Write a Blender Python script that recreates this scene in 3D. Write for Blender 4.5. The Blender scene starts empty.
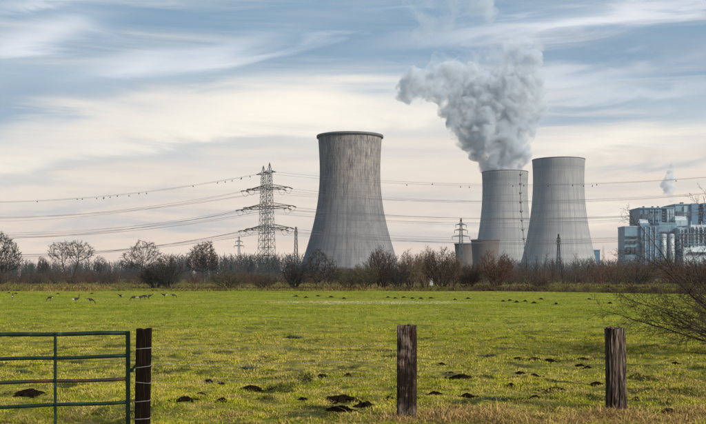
import bpy, bmesh, math, random
import numpy as np
from mathutils import Vector, Matrix, Quaternion, noise as mnoise

R = math.radians
scene = bpy.context.scene
COL = scene.collection

# ------------------------------------------------------------------ camera
F = 980.0          # focal length in photograph pixels (706 wide)
HY = 277.0         # photograph row of the horizon
EYE = 1.65
cam_d = bpy.data.cameras.new('camera')
cam = bpy.data.objects.new('camera', cam_d)
COL.objects.link(cam)
cam.location = (0, 0, EYE)
cam.rotation_euler = (R(90), 0, 0)
cam_d.sensor_width = 36.0
cam_d.lens = F / 706.0 * 36.0
cam_d.shift_y = (HY - 212.0) / 706.0
cam_d.clip_start = 0.1
cam_d.clip_end = 20000
scene.camera = cam

# ------------------------------------------------------------------ sky
SUN_ELEV, SUN_AZ = 30.0, 130.0      # azimuth clockwise from the view direction (+Y)
world = bpy.data.worlds.new('World')
scene.world = world
world.use_nodes = True
wt = world.node_tree
wt.nodes.clear()


def wn(kind, **kw):
    n = wt.nodes.new(kind)
    for k, v in kw.items():
        setattr(n, k, v)
    return n


def wl(a, b):
    wt.links.new(a, b)


def wmath(op, a, b=None, clamp=False):
    n = wn('ShaderNodeMath', operation=op, use_clamp=clamp)
    for i, v in enumerate((a, b)):
        if v is None:
            continue
        if isinstance(v, (int, float)):
            n.inputs[i].default_value = v
        else:
            wl(v, n.inputs[i])
    return n.outputs[0]


def wramp(fac, stops, interp='EASE'):
    n = wn('ShaderNodeValToRGB')
    n.color_ramp.interpolation = interp
    el = n.color_ramp.elements
    while len(el) < len(stops):
        el.new(0.5)
    for e, (p, c) in zip(el, stops):
        e.position = p
        e.color = (*c, 1)
    wl(fac, n.inputs[0])
    return n.outputs[0]


def wmix(fac, a, b):
    n = wn('ShaderNodeMix', data_type='RGBA')
    for s, v in ((n.inputs['Factor'], fac), (n.inputs[6], a), (n.inputs[7], b)):
        if isinstance(v, (int, float)):
            s.default_value = v
        elif isinstance(v, tuple):
            s.default_value = (*v, 1)
        else:
            wl(v, s)
    return n.outputs[2]


def wnoise(vec, scale, detail=5, rough=0.55, dist=0.0, loc=(0, 0, 0), scl=(1, 1, 1), rot=(0, 0, 0)):
    m = wn('ShaderNodeMapping')
    m.inputs['Location'].default_value = loc
    m.inputs['Scale'].default_value = scl
    m.inputs['Rotation'].default_value = rot
    wl(vec, m.inputs['Vector'])
    n = wn('ShaderNodeTexNoise')
    n.inputs['Scale'].default_value = scale
    n.inputs['Detail'].default_value = detail
    n.inputs['Roughness'].default_value = rough
    n.inputs['Distortion'].default_value = dist
    wl(m.outputs[0], n.inputs['Vector'])
    return n.outputs['Fac']


tc = wn('ShaderNodeTexCoord')
dirv = tc.outputs['Generated']
sep = wn('ShaderNodeSeparateXYZ')
wl(dirv, sep.inputs[0])
zz = sep.outputs['Z']
xx = sep.outputs['X']
nish = wn('ShaderNodeTexSky', sky_type='NISHITA')
nish.sun_disc = False
nish.sun_elevation = R(SUN_ELEV)
nish.sun_rotation = R(SUN_AZ)
nish.air_density = 1.0
nish.dust_density = 1.5
nish_s = wn('ShaderNodeVectorMath', operation='SCALE')
nish_s.inputs['Scale'].default_value = 0.11
wl(nish.outputs[0], nish_s.inputs[0])

# cloud places in the sky: u sideways, v upward (tangents from due ahead)
yy = wmath('MAXIMUM', wmath('ABSOLUTE', sep.outputs['Y']), 0.25)
uu0 = wmath('DIVIDE', xx, yy)
vv0 = wmath('DIVIDE', zz, yy)
tilt = (0, R(9.0), 0)
broad = wnoise(dirv, 1.0, 4, 0.55, 0.5, loc=(3.1, 0.4, 2.3), scl=(2.2, 2.2, 15), rot=tilt)
fine = wnoise(dirv, 1.0, 6, 0.58, 1.2, loc=(7.7, 1.0, 5.0), scl=(6.0, 6.0, 36), rot=tilt)
low = wnoise(dirv, 1.0, 5, 0.60, 0.5, loc=(1.3, 2.0, 8.2), scl=(2.6, 2.6, 44), rot=(0, R(2.5), 0))
wob = wmath('ADD', wmath('MULTIPLY', wmath('SUBTRACT', broad, 0.5), 0.10), wmath('MULTIPLY', wmath('SUBTRACT', fine, 0.5), 0.055))
vv = wmath('ADD', vv0, wob)
uu = wmath('ADD', uu0, wmath('MULTIPLY', wmath('SUBTRACT', broad, 0.5), 0.25))
KS = 0.75
def sc(c):
    return tuple(x * KS for x in c)
veil = wramp(wmath('MULTIPLY', vv, 1.6, True), [
    (0.00, sc((0.84, 0.66, 0.56))),
    (0.08, sc((0.88, 0.71, 0.59))),
    (0.19, sc((0.92, 0.79, 0.66))),
    (0.255, sc((0.84, 0.78, 0.72))),
    (0.315, sc((0.44, 0.55, 0.64))),
    (0.37, sc((0.215, 0.355, 0.495))),
    (0.46, sc((0.24, 0.38, 0.52))),
    (0.62, sc((0.36, 0.48, 0.58))),
    (0.80, sc((0.30, 0.41, 0.54))),
    (1.00, sc((0.38, 0.47, 0.57))),
])


def patch(px, py, a, b, tl, power=1.0):
    """soft drawn-out cloud bank centred where the photograph shows one"""
    u0, v0 = (px - 353.0) / F, (HY - py) / F
    du = wmath('SUBTRACT', uu, u0)
    dv = wmath('SUBTRACT', vv, v0)
    ct, st = math.cos(R(tl)), math.sin(R(tl))
    p = wmath('ADD', wmath('MULTIPLY', du, ct * F / a), wmath('MULTIPLY', dv, st * F / a))
    q = wmath('ADD', wmath('MULTIPLY', du, -st * F / b), wmath('MULTIPLY', dv, ct * F / b))
    r2 = wmath('ADD', wmath('MULTIPLY', p, p), wmath('MULTIPLY', q, q))
    g = wmath('POWER', 2.718, wmath('MULTIPLY', r2, -1.0))
    return wmath('MULTIPLY', g, power, True)


tex = wmath('ADD', 0.35, wmath('MULTIPLY', fine, 1.25))
# grey-blue bars low in the sky
bars = wmath('MULTIPLY', wmath('SUBTRACT', low, 0.47), 4.5, True)
veil = wmix(wmath('MULTIPLY', bars, 0.60), veil, sc((0.54, 0.54, 0.57)))
# bright bars
brt = wmath('MULTIPLY', wmath('SUBTRACT', 0.47, low), 3.6, True)
veil = wmix(wmath('MULTIPLY', brt, 0.55), veil, sc((1.08, 0.95, 0.79)))
WHITE, CREAM, BLUE, GREY = sc((0.88, 0.89, 0.92)), sc((1.20, 1.08, 0.90)), sc((0.20, 0.335, 0.475)), sc((0.42, 0.47, 0.53))
for px, py, a, b, tl, pw, c in (
        (20, 104, 150, 17, 6, 0.80, BLUE), (330, 45, 230, 22, 9, 0.75, BLUE), (110, 28, 130, 14, 10, 0.7, BLUE), (610, 46, 190, 15, 8, 0.80, BLUE), (560, 112, 120, 13, 10, 0.6, GREY), (440, 95, 130, 16, 6, 0.45, GREY),
        (25, 40, 62, 15, 14, 0.85, WHITE), (118, 74, 62, 15, 14, 0.80, WHITE), (200, 62, 80, 13, 16, 0.75, WHITE), (30, 5, 70, 9, 10, 0.6, WHITE), (600, 14, 150, 10, 8, 0.95, WHITE), (520, 78, 170, 9, 7, 0.6, WHITE), (660, 84, 120, 9, 8, 0.6, WHITE),
        (300, 128, 330, 30, 4, 0.50, CREAM), (262, 117, 120, 18, 7, 0.95, CREAM), (400, 118, 130, 14, 5, 0.5, CREAM), (640, 132, 130, 13, 8, 0.75, CREAM), (60, 160, 120, 9, 4, 0.4, CREAM), (190, 152, 140, 8, 4, 0.5, GREY), (40, 172, 130, 8, 3, 0.45, GREY), (610, 205, 160, 9, 2, 0.5, CREAM), (150, 222, 150, 7, 4, 0.55, GREY), (60, 205, 120, 6, 4, 0.4, GREY), (660, 165, 110, 8, 5, 0.5, GREY), (610, 100, 150, 9, 9, 0.6, BLUE)):
    veil = wmix(wmath('MULTIPLY', patch(px, py, a, b, tl, pw), tex, True), veil, c)
# fine bright wisps higher up
wis = wmath('MULTIPLY', wmath('SUBTRACT', fine, 0.55), 5.0, True)
wis = wmath('MULTIPLY', wis, wmath('MULTIPLY', wmath('SUBTRACT', zz, 0.10), 9.0, True))
veil = wmix(wmath('MULTIPLY', wis, 0.35), veil, WHITE)
cloud = wmix(0.90, nish_s.outputs[0], veil)
below = wmath('MULTIPLY', wmath('ADD', zz, 0.02), 40.0, True)
cloud = wmix(below, (0.20, 0.20, 0.16), cloud)
bg = wn('ShaderNodeBackground')
bg.inputs['Strength'].default_value = 1.0
wl(cloud, bg.inputs['Color'])
wo = wn('ShaderNodeOutputWorld')
wl(bg.outputs[0], wo.inputs['Surface'])

# ------------------------------------------------------------------ sun
sun_d = bpy.data.lights.new('sun', 'SUN')
sun_d.energy = 4.8
sun_d.angle = R(16)
sun_d.color = (1.0, 0.90, 0.76)
sun = bpy.data.objects.new('sun', sun_d)
COL.objects.link(sun)
_a, _e = R(SUN_AZ), R(SUN_ELEV)
to_sun = Vector((math.sin(_a) * math.cos(_e), math.cos(_a) * math.cos(_e), math.sin(_e)))
sun.rotation_euler = (-to_sun).to_track_quat('-Z', 'Y').to_euler()

scene.view_settings.view_transform = 'Standard'
scene.view_settings.look = 'None'
scene.view_settings.exposure = 0.40
scene.view_settings.gamma = 1.0
scene.view_settings.use_curve_mapping = False
scene.render.engine = 'CYCLES'
scene.cycles.max_bounces = 6
scene.cycles.diffuse_bounces = 2
scene.cycles.glossy_bounces = 2
scene.cycles.transparent_max_bounces = 8
scene.cycles.volume_bounces = 2
scene.cycles.volume_step_rate = 0.12
scene.cycles.volume_max_steps = 256
scene.cycles.use_denoising = True

# ------------------------------------------------------------------ helpers


def at(px, py, D):
    """Point of the place seen at a photograph pixel, D metres ahead."""
    return Vector(((px - 353.0) / F * D, D, EYE + (HY - py) / F * D))


def atx(px, D):
    return (px - 353.0) / F * D


def tag(o, label=None, cat=None, group=None, kind=None):
    if label:
        o['label'] = label
    if cat:
        o['category'] = cat
    if group:
        o['group'] = group
    if kind:
        o['kind'] = kind
    return o


def empty(name, loc=(0, 0, 0), rz=0.0):
    o = bpy.data.objects.new(name, None)
    COL.objects.link(o)
    o.location = loc
    o.rotation_euler = (0, 0, rz)
    o.empty_display_size = 0.1
    return o


def link(name, me, parent=None, loc=None):
    o = bpy.data.objects.new(name, me)
    COL.objects.link(o)
    if parent is not None:
        o.parent = parent
    if loc is not None:
        o.location = loc
    return o


class MB:
    def __init__(self):
        self.v = []
        self.f = []

    def box(self, c, s, rot=None):
        c = Vector(c)
        hx, hy, hz = s[0] / 2, s[1] / 2, s[2] / 2
        b = len(self.v)
        for dx, dy, dz in ((-1, -1, -1), (1, -1, -1), (1, 1, -1), (-1, 1, -1), (-1, -1, 1), (1, -1, 1), (1, 1, 1), (-1, 1, 1)):
            p = Vector((dx * hx, dy * hy, dz * hz))
            if rot is not None:
                p = rot @ p
            self.v.append(tuple(p + c))
        for q in ((0, 3, 2, 1), (4, 5, 6, 7), (0, 1, 5, 4), (1, 2, 6, 5), (2, 3, 7, 6), (3, 0, 4, 7)):
            self.f.append(tuple(b + i for i in q))
        return self

    def hexa(self, pts):
        """8 points, bottom ring then top ring."""
        b = len(self.v)
        self.v += [tuple(p) for p in pts]
        for q in ((0, 3, 2, 1), (4, 5, 6, 7), (0, 1, 5, 4), (1, 2, 6, 5), (2, 3, 7, 6), (3, 0, 4, 7)):
            self.f.append(tuple(b + i for i in q))
        return self

    def tube(self, pts, rad, n=6, cap=True, point=False):
        pts = [Vector(p) for p in pts]
        m = len(pts)
        if isinstance(rad, (int, float)):
            rad = [rad] * m
        d0 = (pts[1] - pts[0]).normalized()
        ref = Vector((0, 0, 1)) if abs(d0.z) < 0.9 else Vector((1, 0, 0))
        u = d0.cross(ref).normalized()
        base = len(self.v)
        last = m - 1 if point else m
        for i in range(last):
            if i == 0:
                d = d0
            elif i == m - 1:
                d = (pts[i] - pts[i - 1]).normalized()
            else:
                d = (pts[i + 1] - pts[i - 1]).normalized()
            u = (u - d * u.dot(d))
            if u.length < 1e-6:
                u = d.orthogonal()
            u.normalize()
            w = d.cross(u)
            for k in range(n):
                a = 2 * math.pi * k / n
                self.v.append(tuple(pts[i] + (u * math.cos(a) + w * math.sin(a)) * rad[i]))
        for i in range(last - 1):
            for k in range(n):
                a = base + i * n + k
                b2 = base + i * n + (k + 1) % n
                self.f.append((a, b2, b2 + n, a + n))
        if point:
            tip = len(self.v)
            self.v.append(tuple(pts[-1]))
            s = base + (last - 1) * n
            for k in range(n):
                self.f.append((s + k, s + (k + 1) % n, tip))
        elif cap:
            self.f.append(tuple(base + k for k in reversed(range(n))))
            s = base + (last - 1) * n
            self.f.append(tuple(s + k for k in range(n)))
        return self

    def bar(self, a, b, t):
        return self.tube([a, b], t * 0.7, 4, cap=True)

    def mesh(self, name, mat=None, smooth=False):
        me = bpy.data.meshes.new(name)
        me.from_pydata(self.v, [], self.f)
        me.update()
        if mat:
            me.materials.append(mat)
        if smooth:
            me.polygons.foreach_set('use_smooth', [True] * len(me.polygons))
        return me

    def build(self, name, mat, parent=None, loc=None, smooth=False):
        return link(name, self.mesh(name, mat, smooth), parent, loc)


def np_mesh(name, verts, tris, mat=None, smooth=False):
    me = bpy.data.meshes.new(name)
    verts = np.asarray(verts, dtype=np.float32)
    tris = np.asarray(tris, dtype=np.int32)
    me.vertices.add(len(verts))
    me.vertices.foreach_set('co', verts.ravel())
    k = tris.shape[1]
    me.loops.add(tris.size)
    me.loops.foreach_set('vertex_index', tris.ravel())
    me.polygons.add(len(tris))
    me.polygons.foreach_set('loop_start', np.arange(0, tris.size, k, dtype=np.int32))
    me.polygons.foreach_set('loop_total', np.full(len(tris), k, dtype=np.int32))
    if smooth:
        me.polygons.foreach_set('use_smooth', np.ones(len(tris), dtype=bool))
    me.update(calc_edges=True)
    if mat:
        me.materials.append(mat)
    return me


# ------------------------------------------------------------------ materials
class Mat:
    def __init__(self, name, rough=0.85, spec=0.3):
        self.m = bpy.data.materials.new(name)
        self.m.use_nodes = True
        self.t = self.m.node_tree
        self.b = self.t.nodes['Principled BSDF']
        self.b.inputs['Roughness'].default_value = rough
        self.b.inputs['Specular IOR Level'].default_value = spec
        self._co = None

    def n(self, kind, **kw):
        n = self.t.nodes.new(kind)
        for k, v in kw.items():
            setattr(n, k, v)
        return n

    def l(self, a, b):
        self.t.links.new(a, b)

    def obj(self):
        return self.n('ShaderNodeTexCoord').outputs['Object']

    def pos(self):
        return self.n('ShaderNodeNewGeometry').outputs['Position']

    def noise(self, vec, scale, detail=4, rough=0.55, scl=(1, 1, 1), loc=(0, 0, 0), dist=0.0):
        m = self.n('ShaderNodeMapping')
        m.inputs['Scale'].default_value = scl
        m.inputs['Location'].default_value = loc
        self.l(vec, m.inputs['Vector'])
        n = self.n('ShaderNodeTexNoise')
        n.inputs['Scale'].default_value = scale
        n.inputs['Detail'].default_value = detail
        n.inputs['Roughness'].default_value = rough
        n.inputs['Distortion'].default_value = dist
        self.l(m.outputs[0], n.inputs['Vector'])
        return n.outputs['Fac']

    def ramp(self, fac, stops, interp='LINEAR'):
        n = self.n('ShaderNodeValToRGB')
        n.color_ramp.interpolation = interp
        el = n.color_ramp.elements
        while len(el) < len(stops):
            el.new(0.5)
        for e, (p, c) in zip(el, stops):
            e.position = p
            if isinstance(c, (int, float)):
                c = (c, c, c)
            e.color = (*c, 1)
        self.l(fac, n.inputs[0])
        return n.outputs[0]

    def mix(self, fac, a, b, blend='MIX'):
        n = self.n('ShaderNodeMix', data_type='RGBA', blend_type=blend)
        for s, v in ((n.inputs['Factor'], fac), (n.inputs[6], a), (n.inputs[7], b)):
            if isinstance(v, (int, float)):
                s.default_value = v
            elif isinstance(v, tuple):
                s.default_value = (*v, 1)
            else:
                self.l(v, s)
        return n.outputs[2]

    def math(self, op, a, b=None, clamp=False):
        n = self.n('ShaderNodeMath', operation=op, use_clamp=clamp)
        for i, v in enumerate((a, b)):
            if v is None:
                continue
            if isinstance(v, (int, float)):
                n.inputs[i].default_value = v
            else:
                self.l(v, n.inputs[i])
        return n.outputs[0]

    def attr(self, name, out='Fac'):
        n = self.n('ShaderNodeAttribute')
        n.attribute_name = name
        return n.outputs[out]

    def color(self, c):
        if isinstance(c, tuple):
            self.b.inputs['Base Color'].default_value = (*c, 1)
        else:
            self.l(c, self.b.inputs['Base Color'])
        return self

    def bump(self, h, strength=0.5, dist=0.05):
        n = self.n('ShaderNodeBump')
        n.inputs['Strength'].default_value = strength
        n.inputs['Distance'].default_value = dist
        self.l(h, n.inputs['Height'])
        self.l(n.outputs[0], self.b.inputs['Normal'])
        return self


def simple(name, c1, c2, scale=3.0, rough=0.85, detail=4, scl=(1, 1, 1), bump=0.0, bdist=0.02):
    m = Mat(name, rough)
    nz = m.noise(m.obj(), scale, detail, 0.6, scl)
    m.color(m.ramp(nz, [(0.3, c1), (0.7, c2)]))
    if bump:
        m.bump(nz, bump, bdist)
    return m.m


def turf_colour(m, dry_bias=0.0):
    """Winter pasture: yellow-green, olive and straw patches laid out over the field."""
    p = m.pos()
    big = m.noise(p, 0.05, 4, 0.55, loc=(4, 9, 0))
    mid = m.noise(p, 0.30, 6, 0.66, loc=(0, 3, 0))
    fin = m.noise(p, 2.3, 4, 0.65)
    sp = m.n('ShaderNodeSeparateXYZ')
    m.l(p, sp.inputs[0])
    # grazed short and dry toward the fence, lusher farther out, the change wandering with the broad noise
    far = m.math('MULTIPLY', m.math('SUBTRACT', m.math('ADD', sp.outputs['Y'], m.math('MULTIPLY', big, 26.0)), 34.0), 0.05, True)
    gn = m.ramp(mid, [(0.30, (0.120, 0.145, 0.005)), (0.50, (0.255, 0.268, 0.010)), (0.68, (0.370, 0.340, 0.026))])
    gf = m.ramp(mid, [(0.28, (0.076, 0.110, 0.003)), (0.50, (0.145, 0.185, 0.004)), (0.70, (0.245, 0.260, 0.010))])
    g = m.mix(far, gn, gf)
    s = m.math('ADD', m.math('MULTIPLY', fin, 0.65), m.math('MULTIPLY', big, 0.35))
    s = m.math('ADD', s, dry_bias)
    straw = m.ramp(s, [(0.46, 0.0), (0.57, 1.0)])
    straw = m.math('MULTIPLY', straw, m.math('SUBTRACT', 1.0, m.math('MULTIPLY', far, 0.55)))
    g = m.mix(m.math('MULTIPLY', straw, 0.66), g, (0.40, 0.30, 0.105))
    dk = m.ramp(m.noise(p, 1.25, 5, 0.68, scl=(1, 0.75, 1), loc=(11, 2, 0)), [(0.39, 0.95), (0.46, 0.0)])
    dk = m.math('MULTIPLY', dk, m.math('SUBTRACT', 1.0, m.math('MULTIPLY', far, 0.6)))
    g = m.mix(dk, g, (0.034, 0.042, 0.006))
    m.far = far
    return g


def make_materials():
    M = {}
    # turf sheet
    m = Mat('turf_soil', 0.95, 0.1)
    g = turf_colour(m)
    soil = m.attr('soil')
    p = m.pos()
    nz = m.noise(p, 3.0, 5, 0.65)
    g2 = m.mix(m.math('MULTIPLY', m.ramp(nz, [(0.42, 0.85), (0.66, 0.2)]), m.math('SUBTRACT', 1.0, m.math('MULTIPLY', m.far, 0.8))), g, (0.040, 0.042, 0.010))
    brown = m.ramp(m.noise(p, 1.4, 5, 0.6), [(0.3, (0.022, 0.015, 0.009)), (0.7, (0.075, 0.050, 0.026))])
    m.color(m.mix(soil, g2, brown))
    m.bump(nz, 0.7, 0.12)
    M['turf'] = m.m
    # blades
    m = Mat('grass_blade', 0.8, 0.04)
    g = turf_colour(m)
    t = m.attr('tint')
    g = m.mix(1.0, g, m.ramp(t, [(0.0, 0.40), (0.6, 1.0), (1.0, 1.55)]), 'MULTIPLY')
    g = m.mix(m.ramp(t, [(0.80, 0.0), (0.83, 0.75)], 'LINEAR'), g, (0.36, 0.28, 0.10))
    m.color(g)
    m.b.inputs['Transmission Weight'].default_value = 0.0
    M['blade'] = m.m
    m = Mat('straw_blade', 0.8, 0.05)
    t = m.attr('tint')
    m.color(m.ramp(t, [(0.0, (0.085, 0.050, 0.018)), (0.45, (0.25, 0.165, 0.060)), (1.0, (0.44, 0.31, 0.13))]))
    M['straw'] = m.m
    m = Mat('rush_blade', 0.6, 0.25)
    t = m.attr('tint')
    m.color(m.ramp(t, [(0.0, (0.012, 0.022, 0.012)), (0.7, (0.045, 0.070, 0.040)), (1.0, (0.15, 0.15, 0.06))]))
    M['rush'] = m.m
    m = Mat('bank_blade', 0.8, 0.15)
    t = m.attr('tint')
    m.color(m.ramp(t, [(0.0, (0.018, 0.013, 0.008)), (0.6, (0.06, 0.040, 0.020)), (1.0, (0.14, 0.11, 0.04))]))
    M['bramble'] = m.m
    m = Mat('meadow_blade', 0.85, 0.05)
    t = m.attr('tint')
    patchy = m.noise(m.pos(), 0.09, 4, 0.6)
    m.color(m.mix(m.ramp(patchy, [(0.42, 0.0), (0.60, 1.0)]), m.ramp(t, [(0.0, (0.030, 0.036, 0.008)), (1.0, (0.13, 0.13, 0.025))]), m.ramp(t, [(0.0, (0.055, 0.040, 0.016)), (1.0, (0.22, 0.17, 0.065))])))
    M['meadow'] = m.m
    m = Mat('bleached_blade', 0.85, 0.05)
    t = m.attr('tint')
    m.color(m.ramp(t, [(0.0, (0.16, 0.17, 0.05)), (1.0, (0.46, 0.44, 0.24))]))
    M['bleached'] = m.m
    # soil
    m = Mat('molehill_soil', 1.0, 0.0)
    nz = m.noise(m.obj(), 14, 5, 0.7)
    m.color(m.ramp(nz, [(0.3, (0.006, 0.0045, 0.003)), (0.75, (0.030, 0.020, 0.013))]))
    m.bump(nz, 0.9, 0.05)
    M['mole'] = m.m
    # bark
    for nm, a, b in (('grey', (0.030, 0.026, 0.024), (0.085, 0.075, 0.065)), ('brown', (0.022, 0.014, 0.010), (0.070, 0.046, 0.030)),
                     ('red', (0.034, 0.017, 0.010), (0.095, 0.048, 0.029)), ('olive', (0.028, 0.026, 0.014), (0.080, 0.070, 0.034)),
                     ('dark', (0.012, 0.011, 0.009), (0.036, 0.031, 0.025)), ('black', (0.008, 0.007, 0.006), (0.024, 0.020, 0.016)), ('umber', (0.016, 0.010, 0.007), (0.046, 0.029, 0.019)), ('tan', (0.065, 0.045, 0.028), (0.16, 0.115, 0.072))):
        M['bark_' + nm] = simple('bark_' + nm, a, b, 2.0, 0.9)
    M['needle'] = simple('conifer_needle', (0.008, 0.016, 0.012), (0.030, 0.045, 0.030), 0.6, 0.9)
    # post wood
    m = Mat('weathered_wood', 0.9, 0.05)
    o = m.obj()
    grain = m.noise(o, 6, 6, 0.65, scl=(9, 9, 0.7), dist=0.6)
    blot = m.noise(o, 7.5, 6, 0.70, scl=(1, 1, 0.7), loc=(2, 0, 1))
    c = m.ramp(grain, [(0.32, (0.003, 0.002, 0.002)), (0.50, (0.018, 0.011, 0.008)), (0.70, (0.070, 0.046, 0.034))])
    c = m.mix(m.ramp(blot, [(0.46, 0.0), (0.60, 0.85)]), c, m.mix(m.ramp(grain, [(0.40, 0.0), (0.62, 1.0)]), (0.016, 0.012, 0.010), (0.34, 0.27, 0.23)))
    c = m.mix(m.ramp(m.noise(o, 3.2, 4, 0.6, loc=(5, 5, 5)), [(0.50, 0.0), (0.62, 0.8)]), c, (0.012, 0.009, 0.007))
    m.color(c)
    m.bump(grain, 0.9, 0.02)
    M['wood'] = m.m
    m = Mat('dark_wood', 0.9, 0.05)
    o = m.obj()
    grain = m.noise(o, 6, 6, 0.65, scl=(9, 9, 0.7), dist=0.6)
    c = m.ramp(grain, [(0.32, (0.002, 0.0015, 0.001)), (0.58, (0.009, 0.006, 0.004)), (0.78, (0.045, 0.030, 0.021))])
    m.color(c)
    m.bump(grain, 0.9, 0.02)
    M['wood_dark'] = m.m
    m = Mat('split_wood', 0.9, 0.05)
    o = m.obj()
    grain = m.noise(o, 6, 6, 0.65, scl=(8, 8, 0.6), dist=0.9)
    c = m.ramp(grain, [(0.38, (0.005, 0.004, 0.003)), (0.50, (0.045, 0.034, 0.027)), (0.66, (0.24, 0.19, 0.16))])
    m.color(c)
    m.bump(grain, 1.0, 0.03)
    M['wood_split'] = m.m
    # gate paint
    m = Mat('gate_paint', 0.6, 0.15)
    o = m.obj()
    nz = m.noise(o, 7, 5, 0.65)
    c = m.ramp(nz, [(0.35, (0.002, 0.008, 0.005)), (0.6, (0.004, 0.018, 0.011)), (0.72, (0.035, 0.055, 0.040))])
    m.color(c)
    M['paint'] = m.m
    m = Mat('dark_paint', 0.75, 0.06)
    nz = m.noise(m.obj(), 9, 5, 0.65)
    m.color(m.ramp(nz, [(0.35, (0.002, 0.005, 0.004)), (0.7, (0.005, 0.013, 0.010))]))
    M['paint_dark'] = m.m
    m = Mat('rusty_paint', 0.7, 0.3)
    o = m.obj()
    nz = m.noise(o, 4, 5, 0.65)
    c = m.ramp(nz, [(0.44, (0.003, 0.012, 0.008)), (0.54, (0.022, 0.009, 0.005)), (0.76, (0.070, 0.030, 0.015))])
    m.color(c)
    M['rust'] = m.m
    m = Mat('zinc_wire', 0.45, 0.5)
    m.b.inputs['Metallic'].default_value = 0.7
    m.color(m.ramp(m.noise(m.obj(), 30, 3), [(0.3, (0.20, 0.20, 0.20)), (0.7, (0.42, 0.42, 0.42))]))
    M['zinc'] = m.m
    # steel lattice
    M['steel'] = simple('lattice_steel', (0.010, 0.017, 0.016), (0.026, 0.040, 0.036), 0.3, 0.6)
    M['steel_grey'] = simple('lattice_steel_grey', (0.06, 0.075, 0.08), (0.12, 0.14, 0.145), 0.3, 0.6)
    M['glass_ins'] = simple('insulator_glass', (0.05, 0.03, 0.02), (0.10, 0.07, 0.05), 2.0, 0.3)
    M['cable'] = simple('conductor_metal', (0.07, 0.07, 0.075), (0.12, 0.12, 0.125), 0.1, 0.6)
    M['marker'] = simple('marker_plastic', (0.008, 0.008, 0.008), (0.02, 0.02, 0.02), 2.0, 0.6)
    # towers
    M['rim'] = simple('tower_rim', (0.065, 0.072, 0.075), (0.11, 0.118, 0.12), 0.3, 0.8)
    M['rim_dark'] = simple('tower_rim_dark', (0.035, 0.036, 0.038), (0.08, 0.08, 0.085), 0.3, 0.8)
    M['cladding_blue'] = cladding('cladding_blue', (0.034, 0.096, 0.165), (0.065, 0.150, 0.230))
    M['cladding_mid'] = cladding('cladding_mid', (0.080, 0.160, 0.225), (0.125, 0.215, 0.285))
    M['cladding_pale'] = cladding('cladding_pale', (0.17, 0.25, 0.305), (0.26, 0.345, 0.39))
    M['cladding_white'] = cladding('cladding_white', (0.31, 0.375, 0.42), (0.42, 0.485, 0.52))
    M['slot'] = simple('dark_louvre', (0.015, 0.022, 0.030), (0.04, 0.05, 0.06), 0.2, 0.7)
    M['silo'] = cladding('silo_metal', (0.24, 0.29, 0.32), (0.36, 0.41, 0.43))
    m = Mat('pond_water', 0.12, 0.5)
    m.color((0.16, 0.17, 0.09))
    m.bump(m.noise(m.pos(), 2.5, 3), 0.15, 0.02)
    M['water'] = m.m
    # goose plumage
    m = Mat('goose_plumage', 0.8, 0.2)
    o = m.obj()
    s = m.n('ShaderNodeSeparateXYZ')
    m.l(o, s.inputs[0])
    body = m.ramp(m.noise(o, 18, 4), [(0.35, (0.010, 0.008, 0.006)), (0.7, (0.030, 0.023, 0.018))])
    # pale belly and rump, black neck in front
    belly = m.math('MULTIPLY', m.math('SUBTRACT', 0.315, s.outputs['Z']), 22.0, True)
    rump = m.math('MULTIPLY', m.math('SUBTRACT', -0.13, s.outputs['X']), 22.0, True)
    pale = m.math('MAXIMUM', m.math('MULTIPLY', belly, 0.08), m.math('MULTIPLY', rump, m.math('MULTIPLY', m.math('SUBTRACT', 0.385, s.outputs['Z']), 30, True)))
    c = m.mix(pale, body, (0.60, 0.58, 0.55))
    neck = m.math('MULTIPLY', m.math('SUBTRACT', s.outputs['X'], 0.205), 30.0, True)
    c = m.mix(neck, c, (0.014, 0.013, 0.012))
    m.color(c)
    M['goose'] = m.m
    M['cabinet'] = simple('pale_panel', (0.22, 0.25, 0.24), (0.30, 0.33, 0.31), 2, 0.6)
    return M


def cladding(name, c1, c2):
    m = Mat(name, 0.55, 0.4)
    o = m.obj()
    nz = m.noise(o, 0.09, 3, 0.5)
    st = m.noise(o, 0.12, 4, 0.6, scl=(3.5, 3.5, 0.25))
    c = m.ramp(nz, [(0.3, c1), (0.7, c2)])
    c = m.mix(m.ramp(st, [(0.40, 0.35), (0.6, 0.0)]), c, tuple(x * 0.62 for x in c1))
    w = m.n('ShaderNodeTexWave', wave_type='BANDS', bands_direction='Z')
    w.inputs['Scale'].default_value = 0.055
    w.inputs['Distortion'].default_value = 0.0
    m.l(o, w.inputs['Vector'])
    c = m.mix(m.ramp(w.outputs['Fac'], [(0.93, 0.0), (0.98, 0.35)]), c, tuple(x * 0.55 for x in c1))
    m.color(c)
    return m.m


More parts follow.
